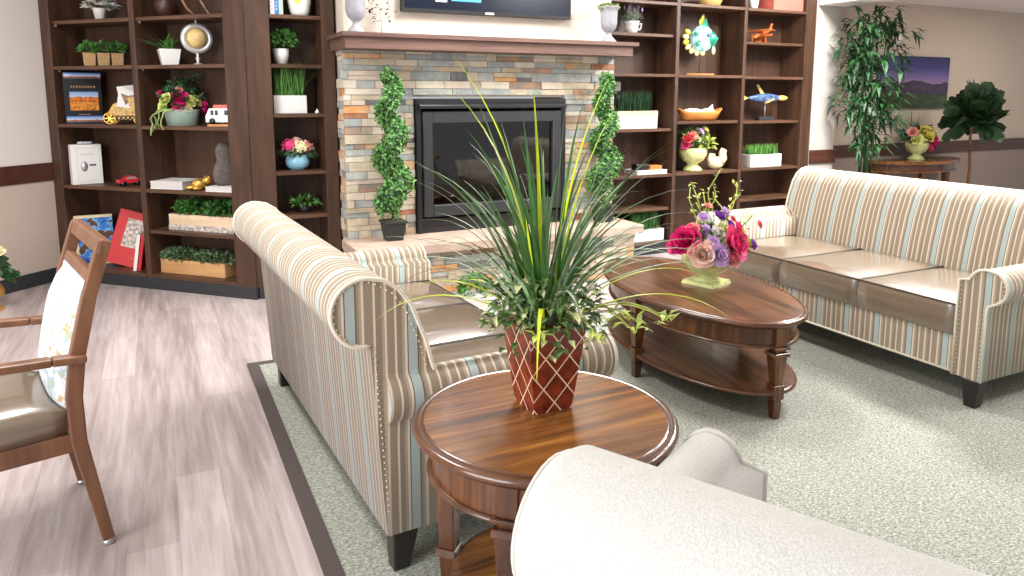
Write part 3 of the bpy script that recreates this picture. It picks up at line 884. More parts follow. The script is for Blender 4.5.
RUGZ = 0.0105
make_sofa('sofa', 'striped sofa with tan vinyl seats seen from behind, next to the round table', 'sofa', (0.897, 2.778, RUGZ), radians(92.8), 1.68, 0.795, 3, 'stripe_x', 'stripe_y', 'vinyl', 'welt', group='striped rolled-arm sofas', arm_top=0.615, overhang=0.035, roll=0.10, rake=0.045)
make_sofa('sofa', 'striped sofa with tan vinyl seats facing the camera across the coffee table', 'sofa', (3.67, 2.80, RUGZ), radians(-90), 1.84, 0.90, 3, 'stripe_x', 'stripe_y', 'vinyl', 'welt', group='striped rolled-arm sofas', arm_top=0.64, rake=0.02)
make_sofa('club_chair', 'plain light grey nubby club chair in the near right foreground', 'chair', (1.046, 0.762, RUGZ), radians(117), 0.835, 0.70, 1, 'boucle', 'boucle', 'boucle', 'boucle_welt', nails=False, aw=0.14, top=0.835, roll=0.13, arm_top=0.60, overhang=.05, round_end=0.045)

# ------------------------------------------------------------------ tables
def oval_ring(g, a, b, prof, n=72, mi=0, top_mi=None):
    # prof: (offset outward, z) rings, closed with caps
    vs_ = []
    for o, z in prof:
        for k in range(n):
            q = 2 * pi * k / n
            vs_.append(((a + o) * cos(q), (b + o) * sin(q), z))
    fs_ = [(j * n + k, j * n + (k + 1) % n, (j + 1) * n + (k + 1) % n, (j + 1) * n + k) for j in range(len(prof) - 1) for k in range(n)]
    g.add(vs_, fs_, mi, True)
    m = (len(prof) - 1) * n
    g.add(vs_, [tuple(range(n - 1, -1, -1))], mi)
    g.add(vs_, [tuple(range(m, m + n))], mi if top_mi is None else top_mi)

def table_leg(g, x, y, ang, ztop, zsh, s=0.062, plain=False):
    R = Matrix.Translation((x, y, 0)) @ Matrix.Rotation(ang, 4, 'Z')
    def fr(a0, z0, a1, z1):
        vs_ = [R @ Vector((sx * a, sy * a, z)) for a, z in ((a0, z0), (a1, z1)) for sx, sy in ((-1, -1), (1, -1), (1, 1), (-1, 1))]
        g.add(vs_, [(3, 2, 1, 0), (4, 5, 6, 7), (0, 1, 5, 4), (1, 2, 6, 5), (2, 3, 7, 6), (3, 0, 4, 7)])
    h = s / 2
    if plain:
        fr(h * .80, zsh + .018, h * 1.0, ztop)
        fr(h * 1.12, zsh - .004, h * 1.0, zsh + .018)
        fr(h * .55, 0.0, h * .8, zsh - .004)
        return
    zb = ztop - 0.085
    fr(h * .92, zb, h, ztop)                     # block inside the apron
    fr(h * 1.28, zb - 0.012, h * 1.34, zb)        # collar
    fr(h * .82, zb - 0.026, h * .86, zb - 0.012)
    fr(h * 1.30, zb - 0.044, h * 1.22, zb - 0.026)
    fr(h * .62, zsh + 0.03, h * 1.05, zb - 0.044)  # tapered shaft
    fr(h * .9, zsh - 0.035, h * .9, zsh + 0.03)
    fr(h * .62, zsh - 0.05, h * .66, zsh - 0.035)
    fr(h * .55, 0.0, h * .72, zsh - 0.05)

def make_table(name, label, loc, rotz, a, b, h, zsh, top_mat, leg_r, ashelf, bshelf, s, apron_h=0.075, phase=0.0, plain=False):
    t = thing(name, label, 'table', loc, rotz)
    g = G()
    oval_ring(g, a, b, [(-0.05, h - 0.040), (-0.018, h - 0.036), (-0.012, h - 0.028), (0.0, h - 0.022), (0.003, h - 0.014), (-0.002, h - 0.006), (-0.012, h - 0.002), (-0.016, h - 0.0045), (-0.022, h - 0.0045), (-0.026, h - 0.001)], top_mi=1)
    mk('tabletop', g, ['table_rim', top_mat], t)
    g = G()
    oval_ring(g, a - 0.045, b - 0.045, [(0, h - 0.04 - apron_h), (0, h - 0.04)])
    mk('apron', g, 'table_wood', t)
    g = G()
    oval_ring(g, a - 0.045, b - 0.045, [(0, h - 0.052 - apron_h), (0.012, h - 0.05 - apron_h), (0.014, h - 0.042 - apron_h), (0, h - 0.038 - apron_h)])
    mk('apron_molding', g, 'table_rim', t)
    g = G()
    oval_ring(g, ashelf, bshelf, [(-0.012, zsh - 0.018), (0, zsh - 0.012), (0.002, zsh - 0.004), (-0.008, zsh + 0.002), (-0.012, zsh + 0.003)], top_mi=1)
    mk('lower_shelf', g, ['table_rim', top_mat], t)
    for k in range(4):
        q = phase + k * pi / 2
        x, y = (a - leg_r) * cos(q), (b - leg_r) * sin(q)
        g = G(); table_leg(g, x, y, q, h - 0.036, zsh, s, plain and k % 2 == 1)
        mk('leg', g, 'table_wood', t, 0.002, 1)
    return t
TZ = 0.6
make_table('round_table', 'round brown wood end table holding the lattice pot of tall grass', (0.857, 1.560, RUGZ), 0, 0.333, 0.333, TZ - RUGZ, 0.15, 'table_top', 0.062, 0.25, 0.25, 0.055, 0.085, radians(45), True)
make_table('coffee_table', 'oval brown wood coffee table with a lower shelf, vase of flowers on top', (2.433, 2.855, RUGZ), radians(84), 0.685, 0.38, 0.46 - RUGZ, 0.125, 'coffee_top', 0.055, 0.655, 0.345, 0.06)

# demilune console by the far wall
dc = thing('console_table', 'half-round wood console against the far wall behind the sofa', 'table', (7.85, 5.62, 0))
def half(a, b, n=28): return [(a * cos(pi + pi * k / n), b * sin(pi + pi * k / n)) for k in range(n + 1)]
mk('tabletop', G().prism(half(0.70, 0.46), 'z', 0.665, 0.70), 'table_top', dc, 0.006, 2)
mk('apron', G().prism(half(0.64, 0.41), 'z', 0.585, 0.665), 'table_rim', dc)
mk('apron_molding', G().prism(half(0.66, 0.43), 'z', 0.57, 0.585), 'table_top', dc)
for q in (200, 250, 290, 340):
    x, y = 0.60 * cos(radians(q)), 0.37 * sin(radians(q))
    mk('leg', G().frustum((x, y), .016, .016, 0, .028, .028, 0.58), 'table_wood', dc)

# ------------------------------------------------------------------ armchair at left
th_c = radians(-77.2)
ch = thing('armchair', 'wooden armchair with tan vinyl seat and floral back at the left edge', 'chair', (-0.50, 2.80, 0), th_c)
# foot of the near rear post stands at (-.206, 2.492)
Rm = Matrix.Rotation(th_c, 4, 'Z')
want = Vector((-0.205, 2.495, 0)) - Rm @ Vector((0.235, 0.26, 0))
ch.location = want
def post_pts(x):
    return [(x, 0.262, 0.018), (x, 0.232, 0.20), (x, 0.205, 0.36), (x, 0.202, 0.50), (x, 0.220, 0.63), (x, 0.262, 0.80), (x, 0.315, 0.965)]
def sweep_rect(g, pts, w, d, mi=0):
    pts = [Vector(p) for p in pts]; vs_ = []
    for i, p in enumerate(pts):
        tt = (pts[min(i + 1, len(pts) - 1)] - pts[max(i - 1, 0)]).normalized()
        b = Vector((1, 0, 0)); n = tt.cross(b).normalized()
        dd = d[i] if isinstance(d, (list, tuple)) else d
        vs_ += [p + b * sx * w / 2 + n * sy * dd / 2 for sx, sy in ((-1, -1), (1, -1), (1, 1), (-1, 1))]
    k = len(pts)
    fs_ = [(i * 4 + j, i * 4 + (j + 1) % 4, i * 4 + 4 + (j + 1) % 4, i * 4 + 4 + j) for i in range(k - 1) for j in range(4)]
    fs_ += [(3, 2, 1, 0), tuple(range(4 * k - 4, 4 * k))]
    g.add(vs_, fs_, mi)
for x in (-0.235, 0.235):
    g = G(); sweep_rect(g, post_pts(x), 0.034, [0.034, 0.038, 0.043, 0.045, 0.043, 0.04, 0.038])
    lg = mk('rear_leg', g, 'chair_wood', ch, 0.004, 2)
    mk('glide', G().lathe([(0.019, 0), (0.019, 0.012), (0.012, 0.02)], (x, 0.262, 0), 12), 'glide', lg, label='steel foot glide')
# rails of the back: grip rail on top, open slot, lower rail
g = G(); sweep_rect(g, [(0, 0.305, 0.925), (0, 0.319, 0.972)], 0.51, 0.034)
mk('top_rail', g, 'chair_wood', ch, 0.006, 2)
g = G(); sweep_rect(g, [(0, 0.275, 0.838), (0, 0.286, 0.868)], 0.45, 0.03)
mk('lower_rail', g, 'chair_wood', ch, 0.004, 2)
# upholstered back panel
vs_, fs_ = [], []
nx, nz_ = 10, 10
for side in (0, 1):
    for j in range(nz_ + 1):
        for i in range(nx + 1):
            u, v = i / nx, j / nz_
            z = 0.43 + 0.41 * v
            yc = 0.196 + 0.080 * v ** 1.6
            cr = (1 - (2 * u - 1) ** 4) * (1 - (2 * v - 1) ** 6)
            y = yc - 0.014 - 0.045 * cr if side == 0 else yc + 0.016
            vs_.append((-0.216 + 0.432 * u, y, z))
q = (nx + 1) * (nz_ + 1)
for j in range(nz_):
    for i in range(nx):
        a = j * (nx + 1) + i
        fs_ += [(a, a + 1, a + nx + 2, a + nx + 1), (q + a + nx + 1, q + a + nx + 2, q + a + 1, q + a)]
for i in range(nx):
    fs_ += [(i + 1, i, q + i, q + i + 1), (nz_ * (nx + 1) + i, nz_ * (nx + 1) + i + 1, q + nz_ * (nx + 1) + i + 1, q + nz_ * (nx + 1) + i)]
for j in range(nz_):
    a = j * (nx + 1); b = a + nx
    fs_ += [(a, a + nx + 1, q + a + nx + 1, q + a), (b + nx + 1, b, q + b, q + b + nx + 1)]
mk('back_pad', G().add(vs_, fs_, 0, True), 'floral', ch, label='white floral fabric back pad')
# seat
g = G()
vs_, fs_ = [], []
nx = ny = 10
for side in (0, 1):
    for j in range(ny + 1):
        for i in range(nx + 1):
            u, v = i / nx, j / ny
            cr = (1 - (2 * u - 1) ** 6) * (1 - (2 * v - 1) ** 6)
            z = 0.455 + 0.035 * cr if side == 0 else 0.385
            wv = 0.225 + 0.03 * (1 - v)
            vs_.append((-wv + 2 * wv * u, -0.27 + 0.45 * v, z))
q = (nx + 1) * (ny + 1)
for j in range(ny):
    for i in range(nx):
        a = j * (nx + 1) + i
        fs_ += [(a, a + 1, a + nx + 2, a + nx + 1), (q + a + nx + 1, q + a + nx + 2, q + a + 1, q + a)]
for i in range(nx):
    a = ny * (nx + 1) + i
    fs_ += [(i + 1, i, q + i, q + i + 1), (a, a + 1, q + a + 1, q + a)]
for j in range(ny):
    a = j * (nx + 1); b = a + nx
    fs_ += [(a, a + nx + 1, q + a + nx + 1, q + a), (b + nx + 1, b, q + b, q + b + nx + 1)]
mk('seat', G().add(vs_, fs_, 0, True), 'vinyl', ch, label='tan vinyl seat pad')
g = G()
for sx_ in (-1, 1):
    g.bar((sx_ * 0.222, 0.195, 0.355), (sx_ * 0.236, -0.27, 0.355), 0.024, 0.058)
g.bar((-0.21, 0.2, 0.355), (0.21, 0.2, 0.355), 0.024, 0.058)
g.bar((-0.225, -0.25, 0.355), (0.225, -0.25, 0.355), 0.024, 0.058)
mk('seat_frame', g, 'chair_wood', ch, 0.003, 1)
for x in (-0.258, 0.258):
    g = G()
    pts = [(x * 0.985, 0.240, 0.622), (x, 0.15, 0.630), (x * 1.03, 0.0, 0.640), (x * 1.05, -0.15, 0.642), (x * 1.05, -0.29, 0.63), (x * 1.05, -0.36, 0.605)]
    for p, q_ in zip(pts[:-1], pts[1:]): g.bar(p, q_, 0.046, 0.024)
    mk('arm', g, 'chair_wood', ch, 0.006, 2)
    g = G(); sweep_rect(g, [(x, -0.262, 0.018), (x, -0.262, 0.4), (x * 1.04, -0.29, 0.622)], 0.034, [0.034, 0.044, 0.036])
    fl = mk('front_leg', g, 'chair_wood', ch, 0.004, 2)
    mk('glide', G().lathe([(0.018, 0), (0.018, 0.012), (0.012, 0.02)], (x, -0.262, 0), 12), 'glide', fl, label='steel foot glide')

# ------------------------------------------------------------------ plants and pots
def bush(g, n, box, L, w, zmin=-0.2, mi=0, mis=None):
    # leaves scattered in an ellipsoid box (cx,cy,cz,rx,ry,rz)
    cx, cy, cz, rx, ry, rz = box
    for _ in range(n):
        d = rdir(-0.6)
        k = rnd(0.55, 1.0)
        p = (cx + d.x * rx * k, cy + d.y * ry * k, cz + d.z * rz * k)
        dd = (d + rdir(-1) * 0.8).normalized()
        if dd.z < zmin: dd.z = zmin
        g.leaf(p, dd, rdir(0), L * rnd(.6, 1.2), w * rnd(.7, 1.2), mi=mi if mis is None else random.choice(mis))
    return g

def grass(g, n, x0, x1, y0, y1, z, h, w=0.005, lean=0.25, curl=0.5, mi=0, seg=4):
    for _ in range(n):
        g.blade((rnd(x0, x1), rnd(y0, y1), z), rnd(0, 2 * pi), h * rnd(.65, 1.1), w, rnd(0, lean), rnd(0, curl), mi, seg)
    return g

def planter_box(name, label, loc, rotz, L, D, h, mats, foliage, foliage_mat, group=None, cat='planter', band=None, bname='box'):
    t = thing(name, label, cat, loc, rotz, group)
    g = G()
    e = 0.010
    g.box(-L / 2, L / 2, -D / 2, -D / 2 + e, 0, h).box(-L / 2, L / 2, D / 2 - e, D / 2, 0, h).box(-L / 2, -L / 2 + e, -D / 2 + e, D / 2 - e, 0, h).box(L / 2 - e, L / 2, -D / 2 + e, D / 2 - e, 0, h).box(-L / 2 + e, L / 2 - e, -D / 2 + e, D / 2 - e, 0, h * .8)
    mk(bname, g, mats, t, 0.002, 1)
    if band:
        z0, z1, bm, bl = band
        mk('band', G().box(-L / 2 - .002, L / 2 + .002, -D / 2 - .002, -D / 2, z0, z1), bm, t, label=bl)
    mk('foliage', foliage, foliage_mat, t)
    return t

def lw(x, y, z):   # a point in the corner bookcase's own frame -> world
    return tuple(B0 + Vector((cos(LROT) * x - sin(LROT) * y, sin(LROT) * x + cos(LROT) * y, z)))
FACE = LROT + radians(50)     # turned towards the room
S = 0.013
zA = {1: 1.943 + S, 2: 1.612 + S, 3: 1.187 + S, 4: 0.729 + S, 5: 0.098 + S}
zB = {1: 1.943 + S, 2: 1.609 + S, 3: 1.183 + S, 4: 0.729 + S, 5: 0.425 + S, 6: 0.098 + S}

# --- corner bookcase, left bay
t = thing('flower_pot', 'white flowers in a small white pot on left bay top shelf', 'flowers', lw(0.42, 0.15, zA[1]))
mk('pot', G().lathe([(0.03, 0), (0.045, 0.085), (0.048, 0.09), (0.04, 0.088), (0.038, 0.07)], n=20), 'white', t)
g = G()
for _ in range(16):
    a = rnd(0, 2 * pi); r = rnd(.02, .15); z = rnd(.07, .2)
    for k in range(5):
        q = 2 * pi * k / 5
        g.leaf((r * cos(a), r * sin(a), z), (cos(q), sin(q), rnd(0, .6)), (0, 0, 1), 0.06, 0.04)
mk('blossoms', g, 'whitefl', t)
g = G(); bush(g, 26, (0, 0, .11, .08, .08, .05), .06, .03); mk('foliage', g, 'leaf_grey', t)

for i, dx in enumerate((-0.092, 0.0, 0.092)):
    t = thing('herb_pot', ('leftmost', 'middle', 'rightmost')[i] + ' of three small burlap herb pots on the left bay shelf', 'plant', lw(0.425 + dx * .66, 0.15 + dx * .74, zA[2]), FACE, 'burlap herb pots')
    mk('pot', G().frustum((0, 0), .037, .037, 0, .042, .042, .095).box(-.044, .044, -.044, .044, .084, .098), 'burlap', t, 0.006, 2)
    g = G(); bush(g, 120, (0, 0, .128, .062, .055, .045), .034, .022); mk('foliage', g, 'leaf_green', t)
t = thing('flower_pot', 'tiny dark pot with one pale bloom beside the three herb pots', 'flowers', lw(0.70, 0.22, zA[2]))
mk('pot', G().lathe([(0.03, 0), (0.04, 0.06), (0.036, 0.06)], n=16), 'black_pot', t)
g = G(); bush(g, 40, (0, 0, .10, .05, .05, .05), .04, .022); mk('foliage', g, 'leaf_dark', t)
g = G()
for k in range(6): g.leaf((.0, -.03, .10), (cos(k), sin(k) - .6, .3), (0, 0, 1), .04, .03)
mk('bloom', g, 'creamfl', t)

def book(name, label, loc, rotz, w, h, d, cover, group=None, lean=0.0, extra=None, cat='book'):
    # upright book: front cover faces -y, spine on -x
    t = thing(name, label, cat, loc, rotz, group)
    t.rotation_euler = (lean, 0, rotz) if not isinstance(lean, tuple) else (lean[0], lean[1], rotz)
    g = G().box(-w / 2, w / 2, -d / 2, -d / 2 + .004, 0, h).box(-w / 2, w / 2, d / 2 - .004, d / 2, 0, h).box(-w / 2, -w / 2 + .004, -d / 2 + .004, d / 2 - .004, 0, h)
    mk('cover', g, cover, t, 0.001, 1)
    mk('pages', G().box(-w / 2 + .005, w / 2 - .004, -d / 2 + .004, d / 2 - .004, .004, h - .004), 'page', t)
    if extra: extra(t, w, h, d)
    return t
def ex_desert(t, w, h, d):
    y = -d / 2 - .0012
    mk('cover_photo', G().box(-w * .36, w * .40, y, y + .001, h * .26, h * .62), 'desert', t, label='orange desert photograph')
    mk('cover_strip', G().box(-w * .48, w * .5, y, y + .001, h * .87, h * .985), 'panorama', t)
    mk('cover_strip', G().box(-w * .48, w * .5, y, y + .001, h * .02, h * .15), 'panorama', t)
    g = G()
    for k in range(9): g.box(-w * .32 + k * w * .075, -w * .32 + k * w * .075 + w * .05, y, y + .001, h * .70, h * .735)
    for k in range(7): g.box(-w * .15 + k * w * .045, -w * .15 + k * w * .045 + w * .03, y, y + .001, h * .17, h * .19)
    mk('cover_lettering', g, 'bark', t)
book('book', 'black picture book with an orange desert photo on its cover', lw(0.205, 0.135, zA[3]), FACE + radians(8), 0.25, 0.385, 0.065, 'darkcover', extra=ex_desert)

t = thing('wicker_cart', 'small gold wicker cart on wheels holding white cards', 'decoration', lw(0.60, 0.155, zA[3]), FACE - radians(15))
g = G().prism([(-.10, .035), (.12, .03), (.14, .17), (.05, .20), (-.07, .15), (-.11, .09)], 'y', -.06, .06)
mk('basket', g, 'wicker', t, 0.006, 2)
for (x, y, r) in ((-.10, -.07, .045), (-.10, .07, .045), (.09, -.07, .032), (.09, .07, .032)):
    g = G().tube([(x + r * .88 * cos(k * pi / 8), y, r + r * .88 * sin(k * pi / 8)) for k in range(16)], r * .12, 6, closed=True)
    for k in range(6): g.bar((x, y, r), (x + r * .85 * cos(k * pi / 3), y, r + r * .85 * sin(k * pi / 3)), .005, .005, roll=(0, 1, 0))
    mk('wheel', g, 'gold', t)
g = G()
for k in range(7): g.tube([(-.10 + .03 * k + .014 * cos(q), -.066, .05 + .014 * sin(q)) for q in [j * pi / 4 for j in range(8)]], .004, 5, closed=True)
mk('scroll_trim', g, 'brownpot', t)
for i, (dx, dz, rr, cc) in enumerate(((0.0, .12, 10, 'shorter card with a brown leaf print'), (0.03, .155, -8, 'taller plain card'))):
    o = tag(mk('greeting_card', G().box(-.065, .065, -.002, .002, 0, .13, 0).add([(-.05, -.0026, .10), (-.01, -.0026, .02), (.035, -.0026, .07), (.05, -.0026, .11), (.0, -.0026, .09)], [(0, 1, 2, 3, 4)], 1), ['paper', 'bark' if i == 0 else 'paper']), 'white ' + cc + ' tucked into the wicker cart', 'card', 'cards in the wicker cart')
    p = Vector(lw(0.60, 0.155, zA[3])) + Vector((cos(FACE) * dx, sin(FACE) * dx, dz)) + Vector((sin(FACE), -cos(FACE), 0)) * (.066 if i == 0 else -.01)
    o.location = p; o.rotation_euler = (radians(-4), radians(rr), FACE)

def ex_album(t, w, h, d):
    y = -d / 2 - .0012
    g = G().lathe([(.03, 0), (.03, .0015)], n=20)
    o = mk('emblem', g, 'silver', t); o.rotation_euler = (radians(90), 0, 0); o.location = (-.02, y + .0012, h * .45); o.scale = (0.8, 1.3, 1)
    mk('name_tag', G().box(.015, .06, y, y + .001, h * .46, h * .50), 'darkcover', t)
    g = G()
    for k in range(5): g.box(-.045 + k * .02, -.033 + k * .02, y, y + .001, h * .74, h * .775)
    mk('cover_lettering', g, 'page', t)
    g = G()
    for a, b in (((-w * .32, h * .08), (w * .42, h * .08)), ((w * .42, h * .08), (w * .42, h * .92)), ((w * .42, h * .92), (-w * .32, h * .92)), ((-w * .32, h * .92), (-w * .32, h * .08))):
        g.bar((a[0], y, a[1]), (b[0], y, b[1]), .002, .002, roll=(0, 1, 0))
    mk('cover_border', g, 'page', t)
    g = G().ell((-.02, 0, h + .012), (.03, .012, .011)).ell((.03, 0, h + .012), (.03, .012, .011)).ell((.005, 0, h + .012), (.009, .012, .012))
    mk('bow', g, 'bow', t, label='pale satin bow on top')
book('keepsake_album', 'thick white keepsake album with oval emblem and bow, standing upright', lw(0.195, 0.125, zA[4]), FACE + radians(10), 0.205, 0.30, 0.085, 'white_matte', extra=ex_album, cat='album')

def toy_car(name, label, loc, rotz, L, mat_body):
    t = thing(name, label, 'toy', loc, rotz)
    h = L * .40
    g = G().prism([(-.5 * L, .12 * L), (-.5 * L, .26 * L), (-.28 * L, .29 * L), (-.12 * L, .42 * L), (.16 * L, .42 * L), (.30 * L, .30 * L), (.48 * L, .26 * L), (.5 * L, .12 * L)], 'y', -.2 * L, .2 * L)
    mk('body', g, mat_body, t, L * .03, 2)
    g = G().prism([(-.24 * L, .30 * L), (-.11 * L, .395 * L), (.14 * L, .395 * L), (.25 * L, .30 * L)], 'y', -.203 * L, .203 * L)
    mk('windows', g, 'silver', t)
    for x in (-.3 * L, .3 * L):
        for y in (-.2 * L, .2 * L):
            o = mk('wheel', G().lathe([(.02 * L, -.03 * L), (.11 * L, -.03 * L), (.11 * L, .03 * L), (.02 * L, .03 * L)], n=16), 'black', t)
            o.location = (x, y, .11 * L); o.rotation_euler = (radians(90), 0, 0)
    return t
toy_car('toy_car', 'small glossy red model car on the left bay shelf', lw(0.60, 0.14, zA[4]), FACE + radians(15), 0.17, 'pink_wood')

def ex_blue(t, w, h, d):
    y = -d / 2 - .0012
    mk('cover_photo', G().box(-w * .42, w * .5, y, y + .001, h * .03, h * .95), 'bluec', t, label='blue and brown cover picture')
book('book', 'tall cream-edged book with blue and brown cover, behind the armchair', lw(0.215, 0.13, zA[5]), FACE - radians(2), 0.26, 0.385, 0.03, 'cream', extra=ex_blue)
def ex_red(t, w, h, d):
    y = -d / 2 - .0012
    mk('cover_photo', G().box(-w * .26, w * .44, y, y + .001, h * .34, h * .86), 'stonebag', t, label='pale grey figure picture')
    g = G()
    for k in range(5): g.box(-w * .02 + k * .018, -w * .02 + k * .018 + .012, y, y + .001, h * .15, h * .165)
    mk('cover_lettering', g, 'orange', t)
rk = book('book', 'large red book with a grey picture, leaning to the right on bottom shelf', lw(0.52, 0.13, zA[5] + .004), FACE - radians(28), 0.315, 0.42, 0.035, 'red', extra=ex_red, lean=(radians(-12), radians(15)))
for i, (dx, c, nm) in enumerate(((0.0, 'paper', 'slim white-spined book propped before the red picture book'), (0.028, 'red', 'slim red-edged book leaning beside the divider'))):
    b = thing('book', nm, 'book', lw(0.70 + dx * 1.0, 0.03 + i * .012, zA[5] + .003), LROT + radians(35), 'slim leaning books')
    b.rotation_euler = (0, radians(9), LROT + radians(38))
    mk('cover', G().box(-.011, -.008, 0, .2, 0, .275).box(.008, .011, 0, .2, 0, .275).box(-.008, .008, 0, .003, 0, .275), c if i else 'paper', b)
    mk('pages', G().box(-.008, .008, .003, .197, .003, .272), 'page', b)

# --- corner bookcase, right bay
t = thing('vase', 'dark brown round vase on the right bay top shelf', 'vase', lw(1.02, 0.16, zB[1]))
mk('body', G().lathe([(.03, 0), (.06, .03), (.075, .09), (.06, .15), (.035, .18), (.04, .2), (.03, .2)], n=24), 'brownpot', t)
mk('base_board', G().lathe([(.09, 0), (.09, .006)], n=24), 'black_pot', t)
t = thing('twig_sculpture', 'bent driftwood stick figure on the right bay top shelf', 'decoration', lw(1.32, 0.14, zB[1]), FACE)
mk('limbs', G().tube([(-.075, 0, .20), (-.09, 0, .10), (-.07, .01, .06), (-.02, 0, .006)], [.008, .009, .008, .007], 7).tube([(.03, 0, .22), (.02, 0, .12), (.06, .01, .05), (.085, 0, .005)], [.009, .008, .007, .006], 7).tube([(-.08, 0, .19), (-.02, 0, .24), (.03, 0, .21)], .012, 7), 'bark', t)

t = thing('potted_plant', 'trailing green plant in a tapered white square pot beside the globe', 'plant', lw(1.05, 0.14, zB[2]), FACE)
mk('pot', G().frustum((0, 0), .052, .052, 0, .073, .073, .115).frustum((0, 0), .066, .066, .1149, .062, .062, .116), 'white', t, 0.010, 3)
g = G()
for _ in range(34):
    a = rnd(0, 2 * pi); g.blade((rnd(-.03, .03), rnd(-.03, .03), .11), a, rnd(.08, .17), .022, rnd(.2, 1.0), rnd(.4, 1.4), 0, 6)
g.blade((-.04, -.02, .11), pi, .22, .022, 1.0, .9, 0, 6); g.blade((-.02, 0, .11), pi * .9, .2, .02, .7, .9, 0, 6)
mk('foliage', g, 'leaf_green', t)

t = thing('desk_globe', 'small tan globe inside a wide silver ring on a slim stand', 'globe', lw(1.31, 0.13, zB[2]), FACE)
t.scale = (0.92, 0.92, 0.92)
mk('stand', G().lathe([(.04, 0), (.036, .008), (.014, .016), (.009, .03), (.018, .05), (.009, .065), (.012, .085), (.007, .09)], n=18), 'silver', t)
g = G().tube([(.094 * cos(q), 0, .20 + .094 * sin(q)) for q in [k * 2 * pi / 40 for k in range(40)]], .022, 8, closed=True)
mk('ring', g, 'silver', t)
mk('ball', G().ell((0, 0, .20), (.073, .073, .073), n=22, rings=14), 'globe_map', t, label='tan map ball')
mk('finial', G().lathe([(.006, 0), (.008, .012), (.004, .03)], (0, 0, .312), 10), 'silver', t)

def petal(g, p, d, n, L, w, cup=.25, mi=0):
    # a rounded, cupped petal growing from p along d, facing n
    p, d, n = Vector(p), Vector(d).normalized(), Vector(n)
    a = d.cross(n).normalized(); n = a.cross(d).normalized()
    prof = ((0, .16, 0), (.4, .46, .10), (.75, .46, .30), (.97, .24, .52))
    vs_ = []
    for t_, h, c in prof:
        q = p + d * L * t_ + n * L * c * cup
        e = n * L * cup * .35 * (h / .46)
        vs_ += [q - a * w * h + e, q, q + a * w * h + e]
    fs_ = []
    for i in range(3):
        b = i * 3
        fs_ += [(b, b + 1, b + 4, b + 3), (b + 1, b + 2, b + 5, b + 4)]
    return g.add(vs_, fs_, mi, True)

def rose(g, c, r, mi=0, facing=(0, 0, 1)):
    c = Vector(c); f = Vector(facing).normalized()
    a = f.cross(Vector((0.3, 0.2, 1))).normalized(); b = f.cross(a)
    for ring, (n, tilt, L, off) in enumerate(((6, 0.15, .95, .12), (6, 0.55, .85, .10), (5, 0.95, .75, .07), (4, 1.25, .62, .03), (3, 1.45, .5, .01))):
        for k in range(n):
            q = 2 * pi * (k + ring * .43) / n + rnd(-.12, .12)
            d = (a * cos(q) + b * sin(q))
            petal(g, c - f * r * (.38 - .02 * ring) + d * r * off, d * cos(tilt) + f * sin(tilt), f - d * .4 * ring, r * L * rnd(.92, 1.08), r * .95, cup=.45, mi=mi)

def bouquet(t, spots, green=None):
    # spots: (material, x, y, z, radius)
    for mname, x, y, z, r in spots:
        g = G(); d = Vector((x, y, max(.05, z * .3)))
        rose(g, (x, y, z), r, 0, (d.x, d.y - .05, d.z + .02))
        mk('flower', g, mname, t, label=None)

t = thing('flower_arrangement', 'pink and lime flower arrangement in a mint oval tin on a shelf', 'flowers', lw(1.12, 0.15, zB[3]), FACE)
t.scale = (0.92, 0.92, 0.95)
mk('tin', G().lathe([(.11, 0), (.132, .115), (.137, .12), (.128, .12), (.122, .10)], n=28, sy=.62), 'mint', t, label='mint green oval tin')
g = G(); bush(g, 150, (0, 0, .20, .16, .09, .10), .06, .03)
for k in range(9):
    a = rnd(.3, 2.8); g.blade((rnd(-.08, .08), 0, .12), rnd(0, 2 * pi), rnd(.2, .3), .012, .1, .4, 0, 5)
    top = g.v[-2]
    for _ in range(7): g.leaf((top[0] + rnd(-.03, .03), top[1], top[2] - rnd(0, .08)), rdir(0), rdir(0), .05, .022)
mk('foliage', g, 'leaf_dark', t)
g = G()
for k, (x, L) in enumerate(((-.12, .26), (-.10, .22), (-.13, .3), (-.08, .2), (-.06, .24))):
    pts = [(x, -.05, .12)]
    for i in range(1, 9):
        s_ = i / 8
        pts.append((x - .10 * min(1, s_ * 1.6) + .01 * sin(i * 2 + k), -.07 - .012 * k, .12 + .04 * sin(s_ * 3) - .165 * s_ ** 1.3 * L / .26))
    g.tube(pts, .006, 5)
mk('trailing_stems', g, 'leaf_sage', t, label='pale green trailing stems')
bouquet(t, [('magenta', -.015, -.06, .215, .07), ('magenta', .165, -.03, .16, .05), ('magenta', .16, -.04, .12, .04), ('rose', -.03, -.06, .15, .05), ('limeflower', -.12, -.05, .20, .055), ('limeflower', -.14, -.04, .15, .05), ('limeflower', .06, -.06, .19, .055),
            ('limeflower', .11, -.05, .19, .05), ('creamfl', .04, -.07, .13, .035), ('magenta', -.15, 0, .24, .035), ('pink', -.02, -.06, .27, .035)])

